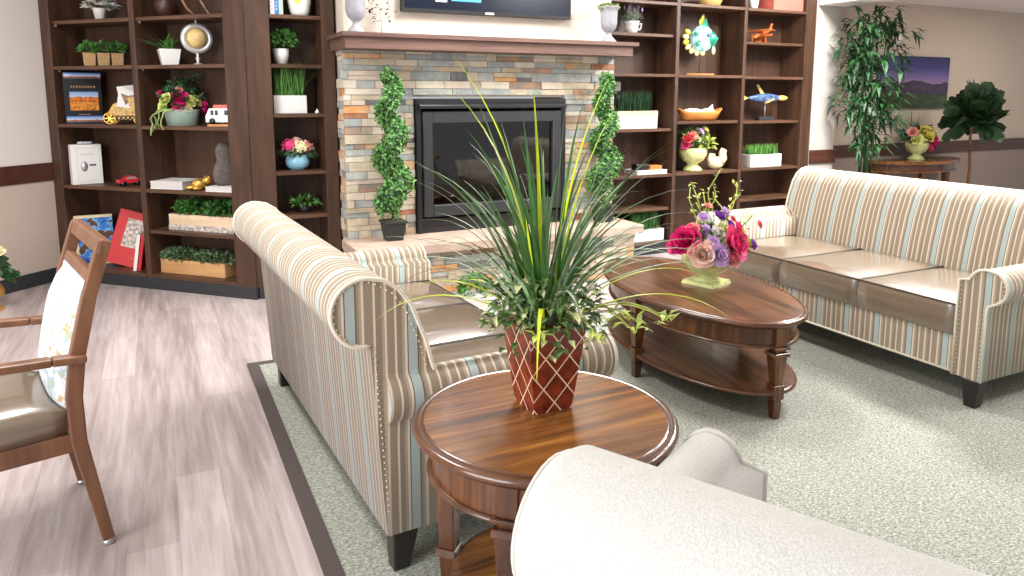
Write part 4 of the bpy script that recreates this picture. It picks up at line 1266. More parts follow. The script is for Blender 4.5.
t = thing('toy_van', 'white toy camper van with a red roof on a wooden base', 'toy', lw(1.50, 0.135, zB[3]), FACE - radians(30))
mk('base', G().box(-.10, .10, -.045, .045, 0, .016), 'honey', t, label='wooden base')
mk('body', G().prism([(-.11, .03), (-.112, .07), (-.085, .125), (.11, .125), (.112, .03)], 'y', -.042, .042), 'white', t, 0.008, 2)
mk('roof', G().prism([(-.06, .125), (-.055, .15), (.09, .15), (.095, .125)], 'y', -.036, .036), 'van_red', t, 0.006, 2, label='faded red pop-up roof')
g = G()
for x in (-.065, -.035, .03, .062): g.box(x - .011, x + .011, -.0435, .0435, .078, .112)
mk('windows', g, 'black', t)
for x in (-.065, .065):
    for y in (-.04, .04):
        o = mk('wheel', G().lathe([(.004, -.008), (.021, -.008), (.021, .008), (.004, .008)], n=16), 'black', t); o.location = (x, y, .037); o.rotation_euler = (radians(90), 0, 0)

def flat_book(name, label, loc, rotz, w, d, h, cover, group=None):
    t = thing(name, label, 'book', loc, rotz, group)
    mk('cover', G().box(-w / 2, w / 2, -d / 2, d / 2, 0, .004).box(-w / 2, w / 2, -d / 2, d / 2, h - .004, h).box(-w / 2, w / 2, d / 2 - .004, d / 2, .004, h - .004), cover, t, 0.001, 1)
    mk('pages', G().box(-w / 2 + .004, w / 2 - .004, -d / 2 + .004, d / 2 - .005, .004, h - .004), 'page', t)
    return t
flat_book('book', 'thick white book lying flat left of the gold figure', lw(1.03, 0.155, zB[4]), LROT + radians(6), 0.27, 0.24, 0.056, 'white_matte', 'white books lying flat')
flat_book('book', 'thin white book lying flat under the grey figure', lw(1.51, 0.135, zB[4]), LROT + radians(2), 0.23, 0.22, 0.034, 'white_matte', 'white books lying flat')
t = thing('figurine', 'gold frog-like figurine between the two white books', 'figurine', lw(1.285, 0.10, zB[4]), FACE)
g = G().ell((0, 0, .04), (.055, .04, .04)).ell((.05, -.01, .065), (.036, .034, .03)).ell((-.05, 0, .02), (.05, .03, .02)).ell((.06, -.028, .088), (.011, .011, .011)).ell((.045, .02, .088), (.011, .011, .011)).ell((.07, -.04, .012), (.03, .014, .012)).ell((-.02, -.045, .014), (.035, .014, .014))
mk('body', g, 'gold', t)
t = thing('figurine', 'grey-brown stone figure of two stacked rounds behind the thin book', 'figurine', lw(1.48, 0.135, zB[4] + .034), FACE)
g = G().lathe([(.05, 0), (.073, .03), (.08, .08), (.068, .14), (.048, .175), (.05, .2), (.058, .235), (.05, .275), (.03, .30), (.01, .306)], n=22, sy=.62)
mk('body', g, 'grey_fig', t)

g = G(); bush(g, 420, (-.13, 0, .155, .15, .06, .055), .045, .032); bush(g, 420, (.14, 0, .155, .15, .06, .055), .045, .032)
planter_box('planter', 'pale wood planter of leafy greens with pebble print, upper of two boxes', lw(1.285, 0.155, zB[5]), LROT, 0.58, 0.13, 0.115, 'palewood', g, 'leaf_green', 'planter boxes in the corner bookcase', band=(0.0, 0.04, 'stonebag', 'grey pebble print band'))
g = G(); bush(g, 950, (-.14, 0, .125, .20, .075, .055), .028, .018); bush(g, 850, (.15, 0, .125, .20, .075, .05), .028, .018)
planter_box('planter', 'honey wood planter of grey-green boxwood on the lowest shelf', lw(1.20, 0.135, zB[6]), LROT, 0.58, 0.13, 0.105, 'pine', g, 'leaf_box', 'planter boxes in the corner bookcase')

# --- narrow bookcase
SY = 5.41
for i, (x, w, h, c, lb_) in enumerate(((0.784, .028, .24, 'paper', 'white-spined book at the left end of narrow top shelf'), (0.812, .026, .24, 'bluec', 'blue-spined book second on narrow top shelf'), (0.841, .028, .235, 'mint', 'pale green book beside the white vase'))):
    b = thing('book', lb_, 'book', (x, 5.29, 1.941 + S), 0, 'upright books on the narrow shelf')
    mk('cover', G().box(-w / 2, -w / 2 + .003, 0, .18, 0, h).box(w / 2 - .003, w / 2, 0, .18, 0, h).box(-w / 2, w / 2, -.003, 0.0, 0, h), c, b)
    mk('pages', G().box(-w / 2 + .003, w / 2 - .003, 0, .176, .004, h - .004), 'page', b)
    g = G()
    for k in range(6): g.box(-w * .2, w * .2, -.0042, -.003, .03 + k * .022, .042 + k * .022)
    mk('spine_lettering', g, 'silver', b)
t = thing('vase', 'white oval vase with a painted yellow flower on the narrow shelf', 'vase', (0.982, 5.38, 1.941 + S))
mk('body', G().lathe([(.05, 0), (.065, .03), (.08, .10), (.078, .18), (.06, .24), (.05, .26), (.045, .26)], n=26), 'white', t)
g = G()
for k in range(6): g.leaf((0 - .03, -.083, .10), (cos(k * pi / 3), -.12, sin(k * pi / 3)), (0, -1, 0), .032, .02, 0, 0)
mk('flower_motif', g, 'yellowfl', t)
t = thing('potted_plant', 'round green plant in a white pot above the grass planter', 'plant', (0.845, SY - .02, 1.610 + S))
mk('pot', G().lathe([(.036, 0), (.052, .06), (.056, .11), (.05, .11), (.048, .095)], n=22), 'white', t)
g = G(); bush(g, 260, (.012, 0, .165, .09, .08, .065), .045, .026); mk('foliage', g, 'leaf_green', t)
g = G(); grass(g, 330, -.10, .10, -.045, .045, .11, .24, .006, .22, .55)
for k in range(10): g.blade((.08, rnd(-.03, .03), .11), rnd(-.3, .3), rnd(.22, .3), .005, .35, 1.3, 0, 6)
planter_box('planter', 'white rectangular planter of tall green grass in the narrow bookcase', (0.885, SY - .02, 1.273 + S), 0, 0.225, 0.12, 0.125, 'white', g, 'leaf_bright')
t = thing('shell', 'tiny white shell at the edge beside the grass planter', 'shell', (1.065, 5.32, 1.273 + S))
mk('body', G().lathe([(.016, 0), (.014, .012), (.006, .024), (.002, .032)], n=12), 'white', t)
t = thing('flower_bowl', 'round blue bowl of pink and cream hydrangeas in the narrow bookcase', 'flowers', (0.925, SY - .03, 0.872 + S))
mk('bowl', G().lathe([(.045, 0), (.075, .025), (.085, .06), (.075, .095), (.062, .11), (.055, .11), (.06, .09)], n=26), 'skyblue', t, label='glossy blue bowl')
g = G(); bush(g, 60, (0, 0, .13, .12, .08, .04), .06, .032); mk('foliage', g, 'leaf_dark', t)
for (x, y, z, r, c) in ((-.055, -.02, .17, .05, 'rose'), (.01, -.05, .155, .048, 'creamfl'), (.065, -.01, .16, .045, 'pink'), (0, .02, .185, .04, 'blush')):
    g = G()
    for _ in range(60):
        d = rdir(-.5)
        g.leaf(Vector((x, y, z)) + d * r * .85, (d + rdir(-1)).normalized(), d, .022, .02)
    g.ell((x, y, z), (r * .8,) * 3, n=10, rings=6)
    mk('flower', g, c, t)
t = thing('potted_plant', 'low leafy plant in a dark pot just showing above the sofa back', 'plant', (0.965, SY - .03, 0.56 + S))
mk('pot', G().lathe([(.03, 0), (.045, .05), (.04, .05)], n=18), 'black_pot', t)
g = G(); bush(g, 110, (0, 0, .075, .09, .07, .035), .05, .02); mk('foliage', g, 'leaf_green', t)

# --- mantel
def urn(label, loc, moss):
    t = thing('urn', label, 'urn', loc, 0, 'grey footed urns on the mantel')
    mk('body', G().lathe([(.062, 0), (.062, .012), (.045, .03), (.024, .055), (.022, .075), (.034, .085), (.056, .11), (.066, .15), (.066, .22), (.07, .25), (.082, .262), (.084, .275), (.074, .275), (.066, .255)], n=28), 'urn', t)
    if moss:
        g = G(); bush(g, 220, (0, 0, .27, .085, .085, .03), .022, .016, -.1); mk('moss', g, 'leaf_moss', t)
    return t
MZ = 1.818
urn('grey footed urn on the left end of the mantel', (1.262, 4.93, MZ), True)
urn('grey footed urn of green moss on the right end of the mantel', (3.25, 4.92, MZ), True)
t = thing('dried_branch', 'white stemmed dried branch with dark seed pods on the mantel', 'decoration', (1.445, 4.96, MZ))
g = G().tube([(0, 0, 0), (.005, 0, .08), (0, 0, .16), (.02, 0, .28)], [.008, .006, .005, .003], 6)
for k in range(7):
    z = .09 + .03 * k; sg = -1 if k % 2 else 1
    g.tube([(0, 0, z), (sg * .05, 0, z + .035), (sg * .08, -.005, z + .04)], .002, 5)
g.lathe([(.03, 0), (.028, .006)], n=14)
mk('stems', g, 'whitestalk', t)
g = G()
for k in range(44):
    z = rnd(.09, .28); x = rnd(-.085, .085); g.leaf((x, rnd(-.02, .02), z), (rnd(-1, 1), rnd(-.5, .5), rnd(-.2, .5)), (0, 0, 1), .042, .019)
mk('seed_pods', g, 'darkleaf', t, label='dark brown seed pods')

# --- topiaries on the hearth
def topiary(label, loc, h, phase):
    t = thing('topiary', label, 'plant', loc, 0, 'spiral topiaries on the hearth')
    mk('pot', G().frustum((0, 0), .056, .056, 0, .076, .076, .135).box(-.082, .082, -.082, .082, .122, .138), 'black_pot', t, 0.004, 2)
    mk('soil', G().box(-.07, .07, -.07, .07, .136, .142), 'soil', t)
    mk('trunk', G().tube([(0, 0, .15), (.004, 0, .5), (-.004, 0, .9), (0, 0, h - .02)], [.011, .01, .008, .005], 7), 'trunk', t)
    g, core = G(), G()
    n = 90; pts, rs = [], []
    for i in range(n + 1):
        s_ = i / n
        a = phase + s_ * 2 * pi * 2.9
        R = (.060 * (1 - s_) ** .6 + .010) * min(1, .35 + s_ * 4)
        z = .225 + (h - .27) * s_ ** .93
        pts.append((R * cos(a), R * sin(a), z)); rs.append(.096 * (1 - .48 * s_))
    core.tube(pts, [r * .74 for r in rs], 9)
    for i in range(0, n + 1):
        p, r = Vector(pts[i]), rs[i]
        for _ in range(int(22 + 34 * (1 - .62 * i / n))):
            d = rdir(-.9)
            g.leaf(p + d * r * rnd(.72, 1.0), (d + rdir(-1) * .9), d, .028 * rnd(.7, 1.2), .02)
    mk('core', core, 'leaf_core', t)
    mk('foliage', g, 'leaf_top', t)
    return t
topiary('spiral topiary in a black pot on the hearth left of the firebox', (1.475, 4.90, 0.41), 1.19, 2.6)
topiary('spiral topiary in a black pot on the hearth right of the firebox', (3.215, 4.90, 0.41), 1.18, 1.0)

# small planter on the floor before the hearth, seen past the sofa seat
g = G(); bush(g, 260, (0, 0, .20, .12, .07, .07), .04, .024)
planter_box('planter', 'white box planter of bright greenery on the floor before the hearth', (1.80, 4.22, 0), radians(8), 0.24, 0.13, 0.14, 'white', g, 'leaf_bright')

# --- right bookcase, first bay
t = thing('potted_plant', 'grey lavender in a small white pitcher beside the right urn', 'plant', (3.80, 5.40, 1.93 + S))
mk('pitcher', G().lathe([(.045, 0), (.06, .05), (.062, .09), (.072, .105), (.066, .105), (.056, .085)], n=22).tube([(.06, 0, .085), (.105, 0, .09), (.10, 0, .05), (.06, 0, .03)], .007, 7), 'white', t, label='white pitcher')
g = G(); grass(g, 90, -.04, .04, -.04, .04, .09, .16, .008, .5, .5); bush(g, 160, (0, 0, .14, .09, .08, .06), .03, .012); mk('foliage', g, 'leaf_grey', t)
for _ in range(14):
    x, y = rnd(-.07, .07), rnd(-.06, .06)
    mk('blossom_spike', G().ell((x, y, rnd(.19, .24)), (.007, .007, .022), n=6, rings=4), 'lilac', t)
g = G(); grass(g, 420, -.19, .19, -.05, .05, .15, .18, .006, .2, .4)
planter_box('planter', 'white planter with a wood rim and grass behind the right topiary', (3.84, 5.40, 1.110 + S), 0, 0.43, 0.14, 0.155, 'white', g, 'leaf_dark', band=(0.112, 0.156, 'palewood', 'wooden rim'))
t = thing('bottle', 'dark bottle with a white label cap behind the grass planter', 'bottle', (3.72, 5.505, 1.110 + S))
mk('body', G().lathe([(.032, 0), (.034, .01), (.034, .22), (.014, .28), (.013, .33), (.01, .33)], n=18), 'black', t)
mk('label', G().lathe([(.017, .30), (.017, .36), (.014, .362)], n=18).box(-.045, .03, -.036, -.034, .33, .41), 'paper', t)
flat_book('book', 'white book lying flat under two little boxes', (3.98, 5.38, 0.706 + S), 0, 0.33, 0.2, 0.036, 'white_matte')
tag(mk('trinket_box', G().box(-.065, .065, -.04, .04, 0, .045).box(-.068, .068, -.043, .043, .045, .056), 'darkcover', None, .004, 2, loc=(3.89, 5.35, 0.706 + S + .036)), 'small dark lidded box on the flat white book', 'box', 'small boxes on the flat book')
tag(mk('trinket_box', G().box(-.065, .065, -.04, .04, 0, .03).box(-.068, .068, -.043, .043, .03, .038), 'honey', None, .004, 2, loc=(4.04, 5.35, 0.706 + S + .036)), 'small tan lidded box on the flat white book', 'box', 'small boxes on the flat book')
g = G(); grass(g, 380, -.16, .14, -.05, .05, .09, .2, .006, .2, .4)
planter_box('planter', 'whitewashed planter of grass on the lowest shelf by the hearth end', (3.97, 5.37, 0.098 + S), 0, 0.34, 0.14, 0.105, 'white_matte', g, 'leaf_green')

# second bay
t = thing('glass_fish', 'multicoloured glass fish on a thin rod and flat base', 'decoration', (4.56, 5.40, 1.585 + S), radians(-20))
mk('base', G().box(-.13, .13, -.05, .05, 0, .014), 'honey', t, 0.002, 1)
mk('rod', G().tube([(0, 0, .012), (.01, 0, .22)], .004, 6), 'black_metal', t)
bodyg = G().ell((0.02, 0, .33), (.115, .045, .12), n=20, rings=12)
mk('body', bodyg, 'glassblue', t, label='pale blue patterned body')
mk('head', G().ell((.10, 0, .325), (.065, .04, .075), n=16, rings=10).ell((.155, 0, .33), (.022, .02, .022)), 'teal', t, label='dark green head')
g = G()
for k in range(5):
    a = radians(115 + k * 10 - 40); g.leaf((.0 + k * .012, 0, .43), (cos(a), 0, sin(a)), (0, 1, 0), .13 - k * .012, .05, .1, 0)
mk('dorsal_fin', g, 'yellow', t, label='amber and green dorsal fin')
g = G().prism([(-.01, .42), (.05, .52), (.085, .42), (.06, .40)], 'y', -.008, .008); mk('crest', g, 'teal', t)
for k in range(7):
    a = radians(150 + k * 22)
    g = G().ell((0.0 + .135 * cos(a), 0, .33 + .125 * sin(a)), (.034, .012, .024), n=10, rings=6, mat=Matrix.Rotation(-a, 3, 'Y'))
    mk('tail_scale', g, 'yellow' if k in (0, 2) else 'paleyellow', t)
mk('belly_fin', G().ell((.13, -.01, .225), (.018, .01, .04), n=10, rings=6), 'paleyellow', t)
for x, y, z in ((.07, -.045, .36), (.0, -.05, .32), (-.05, -.04, .37), (-.03, -.045, .28), (.04, -.045, .25)):
    mk('spot', G().ell((x, y, z), (.022, .008, .022), n=8, rings=5), random.choice(['white', 'teal', 'white', 'fishblue']), t)

t = thing('dough_bowl', 'long honey wood dough bowl holding a white cloth', 'bowl', (4.57, 5.38, 1.170 + S))
prof = []
vs_, fs_ = [], []
n = 36
for z, a, b in ((0, .17, .04), (.02, .21, .06), (.06, .245, .08), (.085, .262, .088), (.088, .25, .078), (.05, .2, .05), (.03, .15, .03)):
    for k in range(n):
        q = 2 * pi * k / n
        up = .03 * abs(cos(q)) ** 6 if z > .05 and a > .2 else 0
        vs_.append((a * cos(q), b * sin(q), z + up))
fs_ = [(j * n + k, j * n + (k + 1) % n, (j + 1) * n + (k + 1) % n, (j + 1) * n + k) for j in range(6) for k in range(n)] + [tuple(range(n - 1, -1, -1)), tuple(range(6 * n, 7 * n))]
mk('bowl', G().add(vs_, fs_, 0, True), 'honey', t)
o = tag(mk('folded_cloth', G().ell((-.08, 0, .095), (.12, .045, .03)).ell((.10, 0, .10), (.075, .04, .026)).prism([(.06, .09), (.15, .16), (.16, .10)], 'y', -.006, .006), 'white_matte'), 'white folded cloth lying in the wooden dough bowl', 'cloth')
o.location = (4.57, 5.38, 1.170 + S - .012)

def goblet(g, s=1.0, n=28):
    g.lathe([(.075 * s, 0), (.078 * s, .012 * s), (.06 * s, .03 * s), (.042 * s, .045 * s), (.045 * s, .06 * s), (.085 * s, .085 * s), (.108 * s, .13 * s), (.112 * s, .165 * s), (.104 * s, .185 * s), (.095 * s, .18 * s), (.09 * s, .15 * s)], n=n, lobes=10, amp=.02)
t = thing('flower_arrangement', 'flowers in a pale green goblet vase on the shelf beside a cream shell', 'flowers', (4.50, 5.37, 0.708 + S))
g = G(); goblet(g, 1.15); mk('vase', g, 'vase_green', t, label='pale green goblet vase')
g = G(); bush(g, 150, (0, 0, .29, .14, .10, .10), .06, .03); mk('foliage', g, 'leaf_ivy', t)
g = G(); bush(g, 40, (.12, -.05, .24, .06, .06, .08), .07, .04); mk('trailing_leaves', g, 'leaf_lime', t)
bouquet(t, [('redfl', -.10, -.05, .31, .06), ('rose', -.12, -.04, .25, .05), ('pink', -.06, -.06, .34, .05), ('lilac', .04, -.05, .37, .045), ('limeflower', .12, -.03, .38, .05), ('limeflower', .15, -.02, .33, .04), ('creamfl', .0, -.06, .30, .04)])
t = thing('shell_vase', 'cream snail-shaped ceramic shell beside the goblet vase', 'decoration', (4.79, 5.37, 0.708 + S), radians(-15))
pts, rs = [], []
for i in range(30):
    s_ = i / 29; a = radians(200 + 330 * s_); R = .030 + .055 * s_
    pts.append((-.02 + R * cos(a), 0, .085 + R * sin(a) * 1.0)); rs.append(.022 + .022 * sin(pi * min(1, s_ * 1.0)))
g = G().ell((-.01, 0, .062), (.085, .05, .06), n=18, rings=10).tube([(-.06, 0, .06), (-.078, 0, .10), (-.06, 0, .14), (-.03, 0, .135), (-.025, 0, .11)], [.03, .026, .02, .016, .012], 10).tube([(.03, 0, .06), (.06, 0, .11), (.055, 0, .16), (.07, 0, .19)], [.045, .042, .036, .03], 12)
mk('body', g, 'cream', t)

t = thing('wicker_basket', 'low cream wicker basket at the second bay top shelf', 'basket', (4.66, 5.39, 2.2 + S))
mk('body', G().lathe([(.09, 0), (.12, .06), (.13, .10), (.12, .10), (.11, .05)], n=24, sy=.7), 'wicker', t)

# third bay
o = tag(mk('storage_box', G().box(-.19, .19, -.1, .1, 0, .14).box(-.195, .195, -.105, .105, .14, .175).box(-.03, .03, -.103, -.1, .05, .075), 'coral', None, .004, 2, loc=(5.53, 5.39, 2.2 + S)), 'coral red lidded storage box on the third bay top shelf', 'box')
t = thing('cup', 'white cup beside the coral storage box', 'cup', (5.17, 5.38, 2.2 + S))
mk('body', G().lathe([(.035, 0), (.045, .05), (.055, .12), (.05, .12), (.042, .06)], n=20), 'white', t)
t = thing('model_plane', 'orange wooden model biplane on its stand in the third bay', 'model', (5.29, 5.38, 1.898 + S), radians(10))
mk('stand', G().prism([(-.06, 0), (-.03, .06), (-.02, .06), (-.04, 0)], 'y', -.03, .03).prism([(.05, 0), (.02, .06), (.01, .06), (.03, 0)], 'y', -.03, .03), 'planewood', t)
Rt = Matrix.Rotation(radians(-18), 3, 'Y')
mk('fuselage', G().ell((0, 0, .085), (.14, .022, .026), n=12, rings=8, mat=Rt), 'planewood', t)
g = G().box(-.03, .03, -.13, .13, -.004, .004, 0, Matrix.Translation((-.04, 0, .115)) @ Matrix.Rotation(radians(-18), 4, 'Y')).box(-.03, .03, -.13, .13, -.004, .004, 0, Matrix.Translation((-.04, 0, .065)) @ Matrix.Rotation(radians(-18), 4, 'Y'))
mk('wings', g, 'planewood', t)
mk('tail', G().prism([(.11, .12), (.14, .19), (.17, .19), (.14, .125)], 'y', -.004, .004).box(.11, .15, -.05, .05, .12, .126), 'planewood', t)
mk('propeller', G().box(-.142, -.138, -.006, .006, -.01, .08), 'honey', t)
t = thing('model_fish', 'blue and gold fish sculpture raised over a small dark base', 'decoration', (5.38, 5.38, 1.162 + S), radians(-8))
mk('base', G().box(-.085, .085, -.035, .035, 0, .034), 'plinth', t, .003, 1)
mk('rod', G().tube([(0, 0, .03), (0, 0, .18)], .004, 6), 'silver', t)
bo = mk('body', G().lathe([(.004, -.22), (.02, -.17), (.042, -.08), (.05, 0), (.04, .09), (.02, .17), (.006, .21)], n=16, sx=.9, sy=.6), 'fishblue', t)
bo.rotation_euler = (0, radians(90), 0); bo.location = (0, 0, .215)
mk('tail_fin', G().prism([(-.20, .215), (-.27, .25), (-.245, .215), (-.27, .18)], 'y', -.006, .006), 'fishgold', t)
mk('dorsal_fin', G().prism([(-.06, .255), (-.11, .34), (-.09, .345), (-.02, .26)], 'y', -.005, .005), 'fishgold', t)
mk('snout', G().ell((.19, 0, .215), (.07, .022, .026), n=12, rings=8), 'fishgold', t)
mk('pectoral_fin', G().prism([(.05, .20), (-.03, .165), (-.02, .18), (.06, .21)], 'y', -.07, -.03), 'fishgold', t)
g = G(); grass(g, 620, -.19, .19, -.05, .05, .10, .115, .006, .14, .25)
planter_box('planter', 'white box planter of clipped green grass in the third bay', (5.36, 5.38, 0.715 + S), 0, 0.40, 0.14, 0.12, 'white', g, 'leaf_bright')

# ------------------------------------------------------------------ centre pieces
# lattice pot with tall grass on the round table
t = thing('potted_grass', 'tall artificial grass in a dark red lattice pot on round table', 'plant', (0.883, 1.617, TZ - .001), 0)
PH, PB, PT = 0.228, 0.055, 0.082
g = G()
g.frustum((0, 0), PB, PB, 0, PT, PT, PH)
g.frustum((0, 0), PT - .008, PT - .008, PH - .02, PT - .008, PT - .008, PH + .0005)
pot = mk('pot', g, ['lattice'], t, label='dark red square pot with cream lattice lines')
uvl = pot.data.uv_layers.new(name='uv')
for p in pot.data.polygons:
    for li in p.loop_indices:
        v = pot.data.vertices[pot.data.loops[li].vertex_index].co
        n = p.normal
        u = (v.x if abs(n.y) > abs(n.x) else v.y)
        uvl.data[li].uv = (u * 14.5 + .5, v.z * 12.0 + .2)
mk('moss', G().box(-PT + .01, PT - .01, -PT + .01, PT - .01, PH - .03, PH - .005), 'soil', t)
green, pale, lime = G(), G(), G()
RA = radians(-26.1)
random.seed(21)
for k in range(54):
    a = rnd(0, 2 * pi); r = rnd(0, .045)
    L = rnd(.30, .60); lean = rnd(0.0, .42); curl = rnd(.1, 1.1) + lean * 1.1
    green.blade((r * cos(a), r * sin(a), PH - .02), a + rnd(-.5, .5), L, rnd(.009, .015), lean, curl, 0, 10, rnd(-1.3, 1.3))
for k in range(40):
    a = rnd(0, 2 * pi); r = rnd(.01, .05)
    L = rnd(.30, .52); lean = rnd(.25, .75); curl = rnd(.9, 2.4)
    (pale if k % 2 else green).blade((r * cos(a), r * sin(a), PH - .02), a + rnd(-.4, .4), L, rnd(.008, .013), lean, curl, 0, 12, rnd(-.6, .6))
for k in range(26):
    a = rnd(0, 2 * pi); r = rnd(.0, .05)
    pale.blade((r * cos(a), r * sin(a), PH - .02), a, rnd(.34, .62), rnd(.007, .012), rnd(.06, .45), rnd(.3, 1.4), 0, 10, rnd(-.7, .7))
for dz, L, lean, curl in ((.1, .50, .75, 1.15), (-.2, .52, .9, 1.0), (.3, .46, .6, 1.3), (2.9, .52, .8, 1.1), (3.2, .5, .95, 1.0), (3.5, .48, .7, 1.4), (2.6, .46, .55, 1.2)):
    pale.blade((0, 0, PH), RA + dz, L, .010, lean, curl, 0, 12, .3)
# yellow-green accent blades: upright, and low arching ones to either side
for az, L, lean, curl, w in ((RA + 3.3, .74, .04, .75, .015), (RA + 2.9, .72, .06, .95, .015), (RA + .1, .66, .06, .45, .016), (RA + .3, .60, .12, .5, .015), (RA - .4, .58, .05, .3, .014), (RA + 1.8, .66, .06, .3, .013), 
                             (RA + .05, .46, .75, 1.5, .011), (RA - .15, .48, .95, 1.5, .011), (RA + 3.05, .42, .75, 1.9, .012), (RA + 3.35, .46, .9, 1.7, .011), (RA - 1.65, .46, .75, 2.3, .012), (RA + 2.6, .36, .7, 2.2, .011)):
    lime.blade((.02 * cos(az) + .03 * cos(RA - pi / 2), .02 * sin(az) + .03 * sin(RA - pi / 2), PH - .02), az, L, w * .95, lean, curl, 0, 12, rnd(-.3, .3))
mk('grass_blades', green, 'blade', t)
mk('pale_blades', pale, 'blade_pale', t, label='silvery pale blades')
mk('lime_blades', lime, 'blade_lime', t, label='yellow-green accent blades')
g = G()
for _ in range(430):
    a = rnd(0, 2 * pi); r = rnd(.04, .155); z = PH + .06 - .9 * max(0, r - .08) + rnd(-.05, .07)
    g.leaf((r * cos(a), r * sin(a), z), (cos(a) + rnd(-.6, .6), sin(a) + rnd(-.6, .6), rnd(-.5, .5)), (0, 0, 1), rnd(.026, .046), rnd(.018, .03), mi=0 if random.random() < .74 else 1)
mk('ivy', g, ['leaf_ivy', 'leaf_cream'], t, label='variegated ivy around the rim')
g = G()
for k in range(9):
    a = rnd(0, 2 * pi) if k > 1 else RA + .1 * k; pts = [(0.05 * cos(a), .05 * sin(a), PH)]
    L = rnd(.12, .2) if k > 1 else .27
    for i in range(1, 7):
        s_ = i / 6; pts.append(((.05 + L * s_) * cos(a), (.05 + L * s_) * sin(a), PH + .06 * sin(s_ * 2.6) - .03 * s_))
    g.tube(pts, .0018, 5)
    for _ in range(6): g.leaf(Vector(pts[-1]) + rdir(-1) * .015, rdir(-.4), (0, 0, 1), .035, .016)
mk('sprigs', g, 'leaf_lime', t)

# flowers on the coffee table
random.seed(5)
CT = 0.46
t = thing('flower_arrangement', 'pink rose and lilac arrangement in a green footed vase on coffee table', 'flowers', (2.50, 2.845, CT - .001), radians(18))
t.scale = (1.06, 1.06, 1.06)
g = G()
g.frustum((0, 0), .085, .085, 0, .08, .08, .016).lathe([(.07, .016), (.055, .03), (.047, .042), (.06, .055), (.10, .075), (.118, .105), (.118, .135), (.112, .15), (.10, .147), (.09, .12)], n=40, lobes=20, amp=.018)
mk('vase', g, 'vase_green', t, label='pale green footed vase with square base')
g = G(); bush(g, 110, (0, 0, .20, .14, .11, .07), .055, .030); mk('foliage', g, 'leaf_ivy', t)
g = G()
RB = radians(-26.1 - 18)
def pv(r, z, f=0.0):  # r to the picture's right, f towards the camera
    return (r * cos(RB) - f * sin(-RB) * 1.0 * 0 + f * (-sin(RB) * -1), r * sin(RB) - f * cos(RB), z)
for k in range(14):
    r0 = rnd(-.13, .19); L = rnd(.14, .36)
    pts = [pv(r0 * .2, .12)]
    for i in range(1, 7): pts.append(pv(r0 * (.2 + .9 * i / 6) + .012 * sin(i * 1.7 + k), .12 + L * i / 6, rnd(-.02, .02)))
    g.tube(pts, .003, 5)
    for i in range(2, 7):
        for _ in range(3): g.leaf(Vector(pts[i]) + rdir(-1) * .018, rdir(-.3), (0, 0, 1), .030, .016)
for ph, x0, hh in ((0, .02, .36), (2.1, .0, .30), (4.0, .05, .26)):
    g.tube([pv(x0 + .035 * sin(7 * q / 16 + ph) * q / 16, .18 + hh * q / 16, .01 * sin(q + ph)) for q in range(17)], .0028, 6)
    for q in range(6, 17):
        g.leaf(pv(x0 + .035 * sin(7 * q / 16 + ph) * q / 16, .18 + hh * q / 16), rdir(-.3), (0, 0, 1), .022, .012)
mk('lime_sprays', g, 'leaf_lime', t, label='yellow-green sprays')
spots = []
for mname, r, z, f, rad in (('magenta', -.125, .225, .07, .082), ('magenta', -.165, .195, .04, .055), ('pink', -.085, .265, .05, .05), ('blush', -.055, .170, .13, .072), ('rose', .105, .215, .11, .088), ('pink', .085, .155, .12, .055), ('lilac', .025, .165, .14, .058), ('whitefl', -.01, .15, .13, .04),
                            ('lilac', -.03, .27, .06, .035), ('whitefl', .03, .26, .07, .04), ('violet', .045, .335, .03, .036), ('lilac', .08, .35, .0, .034), ('violet', .10, .29, .03, .03), ('violet', .205, .195, .05, .034), ('redfl', .24, .29, .02, .026), ('rose', .13, .285, .05, .03), ('lilac', -.035, .33, .04, .03),
                            ('creamfl', -.05, .25, .05, .04), ('limeflower', .17, .21, .06, .045), ('limeflower', .15, .26, .03, .035), ('pink', -.01, .38, .02, .022), ('lilac', .0, .22, .10, .035), ('limeflower', .06, .27, .04, .035), ('redfl', .115, .315, .01, .022)):
    x, y, z = pv(r, z, f); spots.append((mname, x, y, z, rad))
bouquet(t, spots)

# ------------------------------------------------------------------ far right
t = thing('framed_print', 'unframed mountain landscape print at dusk on the far wall', 'picture', (7.91, 5.66, 1.27))
mk('canvas', G().box(-.61, .61, -.03, -.001, 0, .59), 'picture', t)
t = thing('wall_lamp', 'small round white fixture on the far wall above the print', 'lamp', (7.53, 5.66, 2.05))
mk('plate', G().box(-.03, .03, -.012, 0, -.04, .04), 'white', t); mk('globe', G().ell((0, -.05, 0), (.055, .05, .06)), 'white', t)

t = thing('flower_arrangement', 'yellow and magenta flowers in a pale green vase on far console', 'flowers', (7.74, 5.42, 0.70))
g = G(); goblet(g, 1.1); mk('vase', g, 'vase_green', t, label='pale green goblet vase')
g = G(); bush(g, 130, (0, 0, .27, .2, .14, .09), .08, .04); mk('foliage', g, 'leaf_dark', t)
g = G(); grass(g, 14, -.1, .0, -.03, .03, .2, .34, .012, .5, .4); mk('sprays', g, 'leaf_ivy', t)
bouquet(t, [('yellowfl', -.02, -.12, .30, .11), ('limeflower', .12, -.10, .32, .07), ('magenta', .14, -.10, .22, .10), ('rose', .10, -.10, .14, .07), ('pink', -.20, -.08, .32, .06), ('limeflower', -.14, -.10, .24, .07), ('creamfl', .05, -.1, .34, .06)])

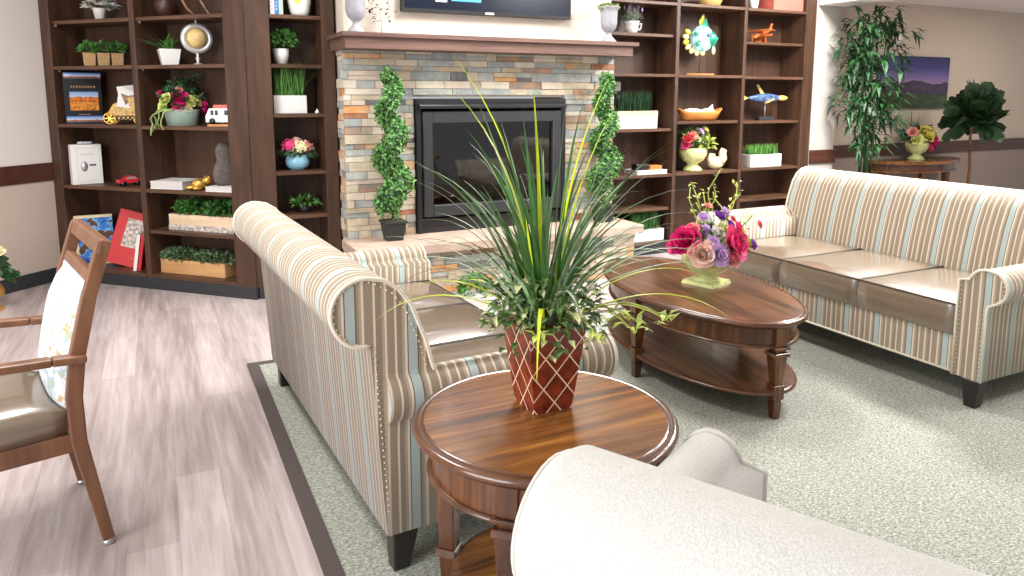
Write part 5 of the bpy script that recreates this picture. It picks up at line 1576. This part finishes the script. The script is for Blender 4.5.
random.seed(9)
t = thing('bamboo_plant', 'tall leafy green bamboo in a dark pot beside the white pilaster', 'plant', (6.33, 4.98, 0))
mk('pot', G().lathe([(.14, 0), (.17, .30), (.19, .62), (.20, .64), (.18, .64), (.175, .6)], n=24), 'black_pot', t)
mk('soil', G().lathe([(.172, .57), (.172, .60)], n=24), 'soil', t)
stems, leaves = G(), G()
for k in range(7):
    bx, by = rnd(-.10, .10), rnd(-.08, .08); tx, ty = bx + rnd(-.16, .10), by + rnd(-.1, .1); ht = rnd(1.4, 1.72)
    pts = [(bx + (tx - bx) * s_ ** 1.5, by + (ty - by) * s_ ** 1.5, .58 + ht * s_) for s_ in [i / 8 for i in range(9)]]
    stems.tube(pts, [.012 - .007 * i / 8 for i in range(9)], 7)
    for j in range(1, 30):
        s_ = .10 + .90 * j / 29
        c = Vector((bx + (tx - bx) * s_ ** 1.5, by + (ty - by) * s_ ** 1.5, .58 + ht * s_))
        if random.random() < (.22 if s_ < .3 else .9):
            a = rnd(0, 2 * pi); q = c + Vector((cos(a), sin(a), .3)) * rnd(.06, .24)
            stems.tube([c, (c + q) / 2 + Vector((0, 0, .02)), q], .0022, 4)
            for _ in range(random.randint(5, 8)):
                leaves.leaf(q + rdir(-1) * .04, Vector((cos(a), sin(a), -.15)) + rdir(-1) * .9, (0, 0, 1), rnd(.12, .20), rnd(.028, .044), droop=.3)
mk('canes', stems, 'leaf_core', t)
mk('foliage', leaves, 'leaf_bamboo', t)

t = thing('fig_tree', 'round-crowned fiddle leaf fig tree at the far right wall', 'plant', (8.14, 5.06, 0))
mk('pot', G().lathe([(.12, 0), (.16, .28), (.17, .30), (.15, .30), (.145, .26)], n=22), 'black_pot', t)
mk('trunk', G().tube([(0, 0, .25), (.01, 0, .6), (-.01, .01, .95), (0, 0, 1.25)], [.018, .016, .014, .01], 8), 'trunk', t)
g = G()
for _ in range(260):
    d = rdir(-.7); k = rnd(.15, 1.0)
    p = Vector((d.x * .20 * k, d.y * .20 * k, 1.19 + d.z * .22 * k))
    petal(g, p, (d + rdir(-1) * .5) + Vector((0, 0, .15)), rdir(.3), rnd(.13, .22), rnd(.12, .17), cup=.15)
for _ in range(5): g.leaf((rnd(-.1, .1), 0, 1.38), (rnd(-.5, .5), 0, 1), (0, -1, 0), .22, .1)
mk('foliage', g, 'leaf_fig', t)

# gold pedestal with flowers at the left edge
random.seed(3)
t = thing('pedestal_planter', 'gold pedestal with leafy flowers against the left wall, at frame edge', 'plant', (-1.03, 5.74, 0))
mk('pedestal', G().lathe([(.075, 0), (.075, .015), (.045, .03), (.03, .05), (.05, .075), (.085, .10), (.09, .13), (.075, .165), (.05, .18), (.06, .19), (.05, .19)], n=26), 'gold', t)
g = G(); bush(g, 130, (-.02, 0, .30, .10, .09, .14), .09, .06); g.tube([(0, 0, .18), (.03, -.02, .4)], .008, 6)
for _ in range(6): g.leaf((.08, -.03, .24), (1, -.3, rnd(-.6, .2)), rdir(0), .12, .09)
mk('foliage', g, 'leaf_dark', t)
bouquet(t, [('creamfl', .075, -.05, .41, .05), ('whitefl', .0, -.09, .46, .05), ('blush', -.05, -.08, .36, .05)])
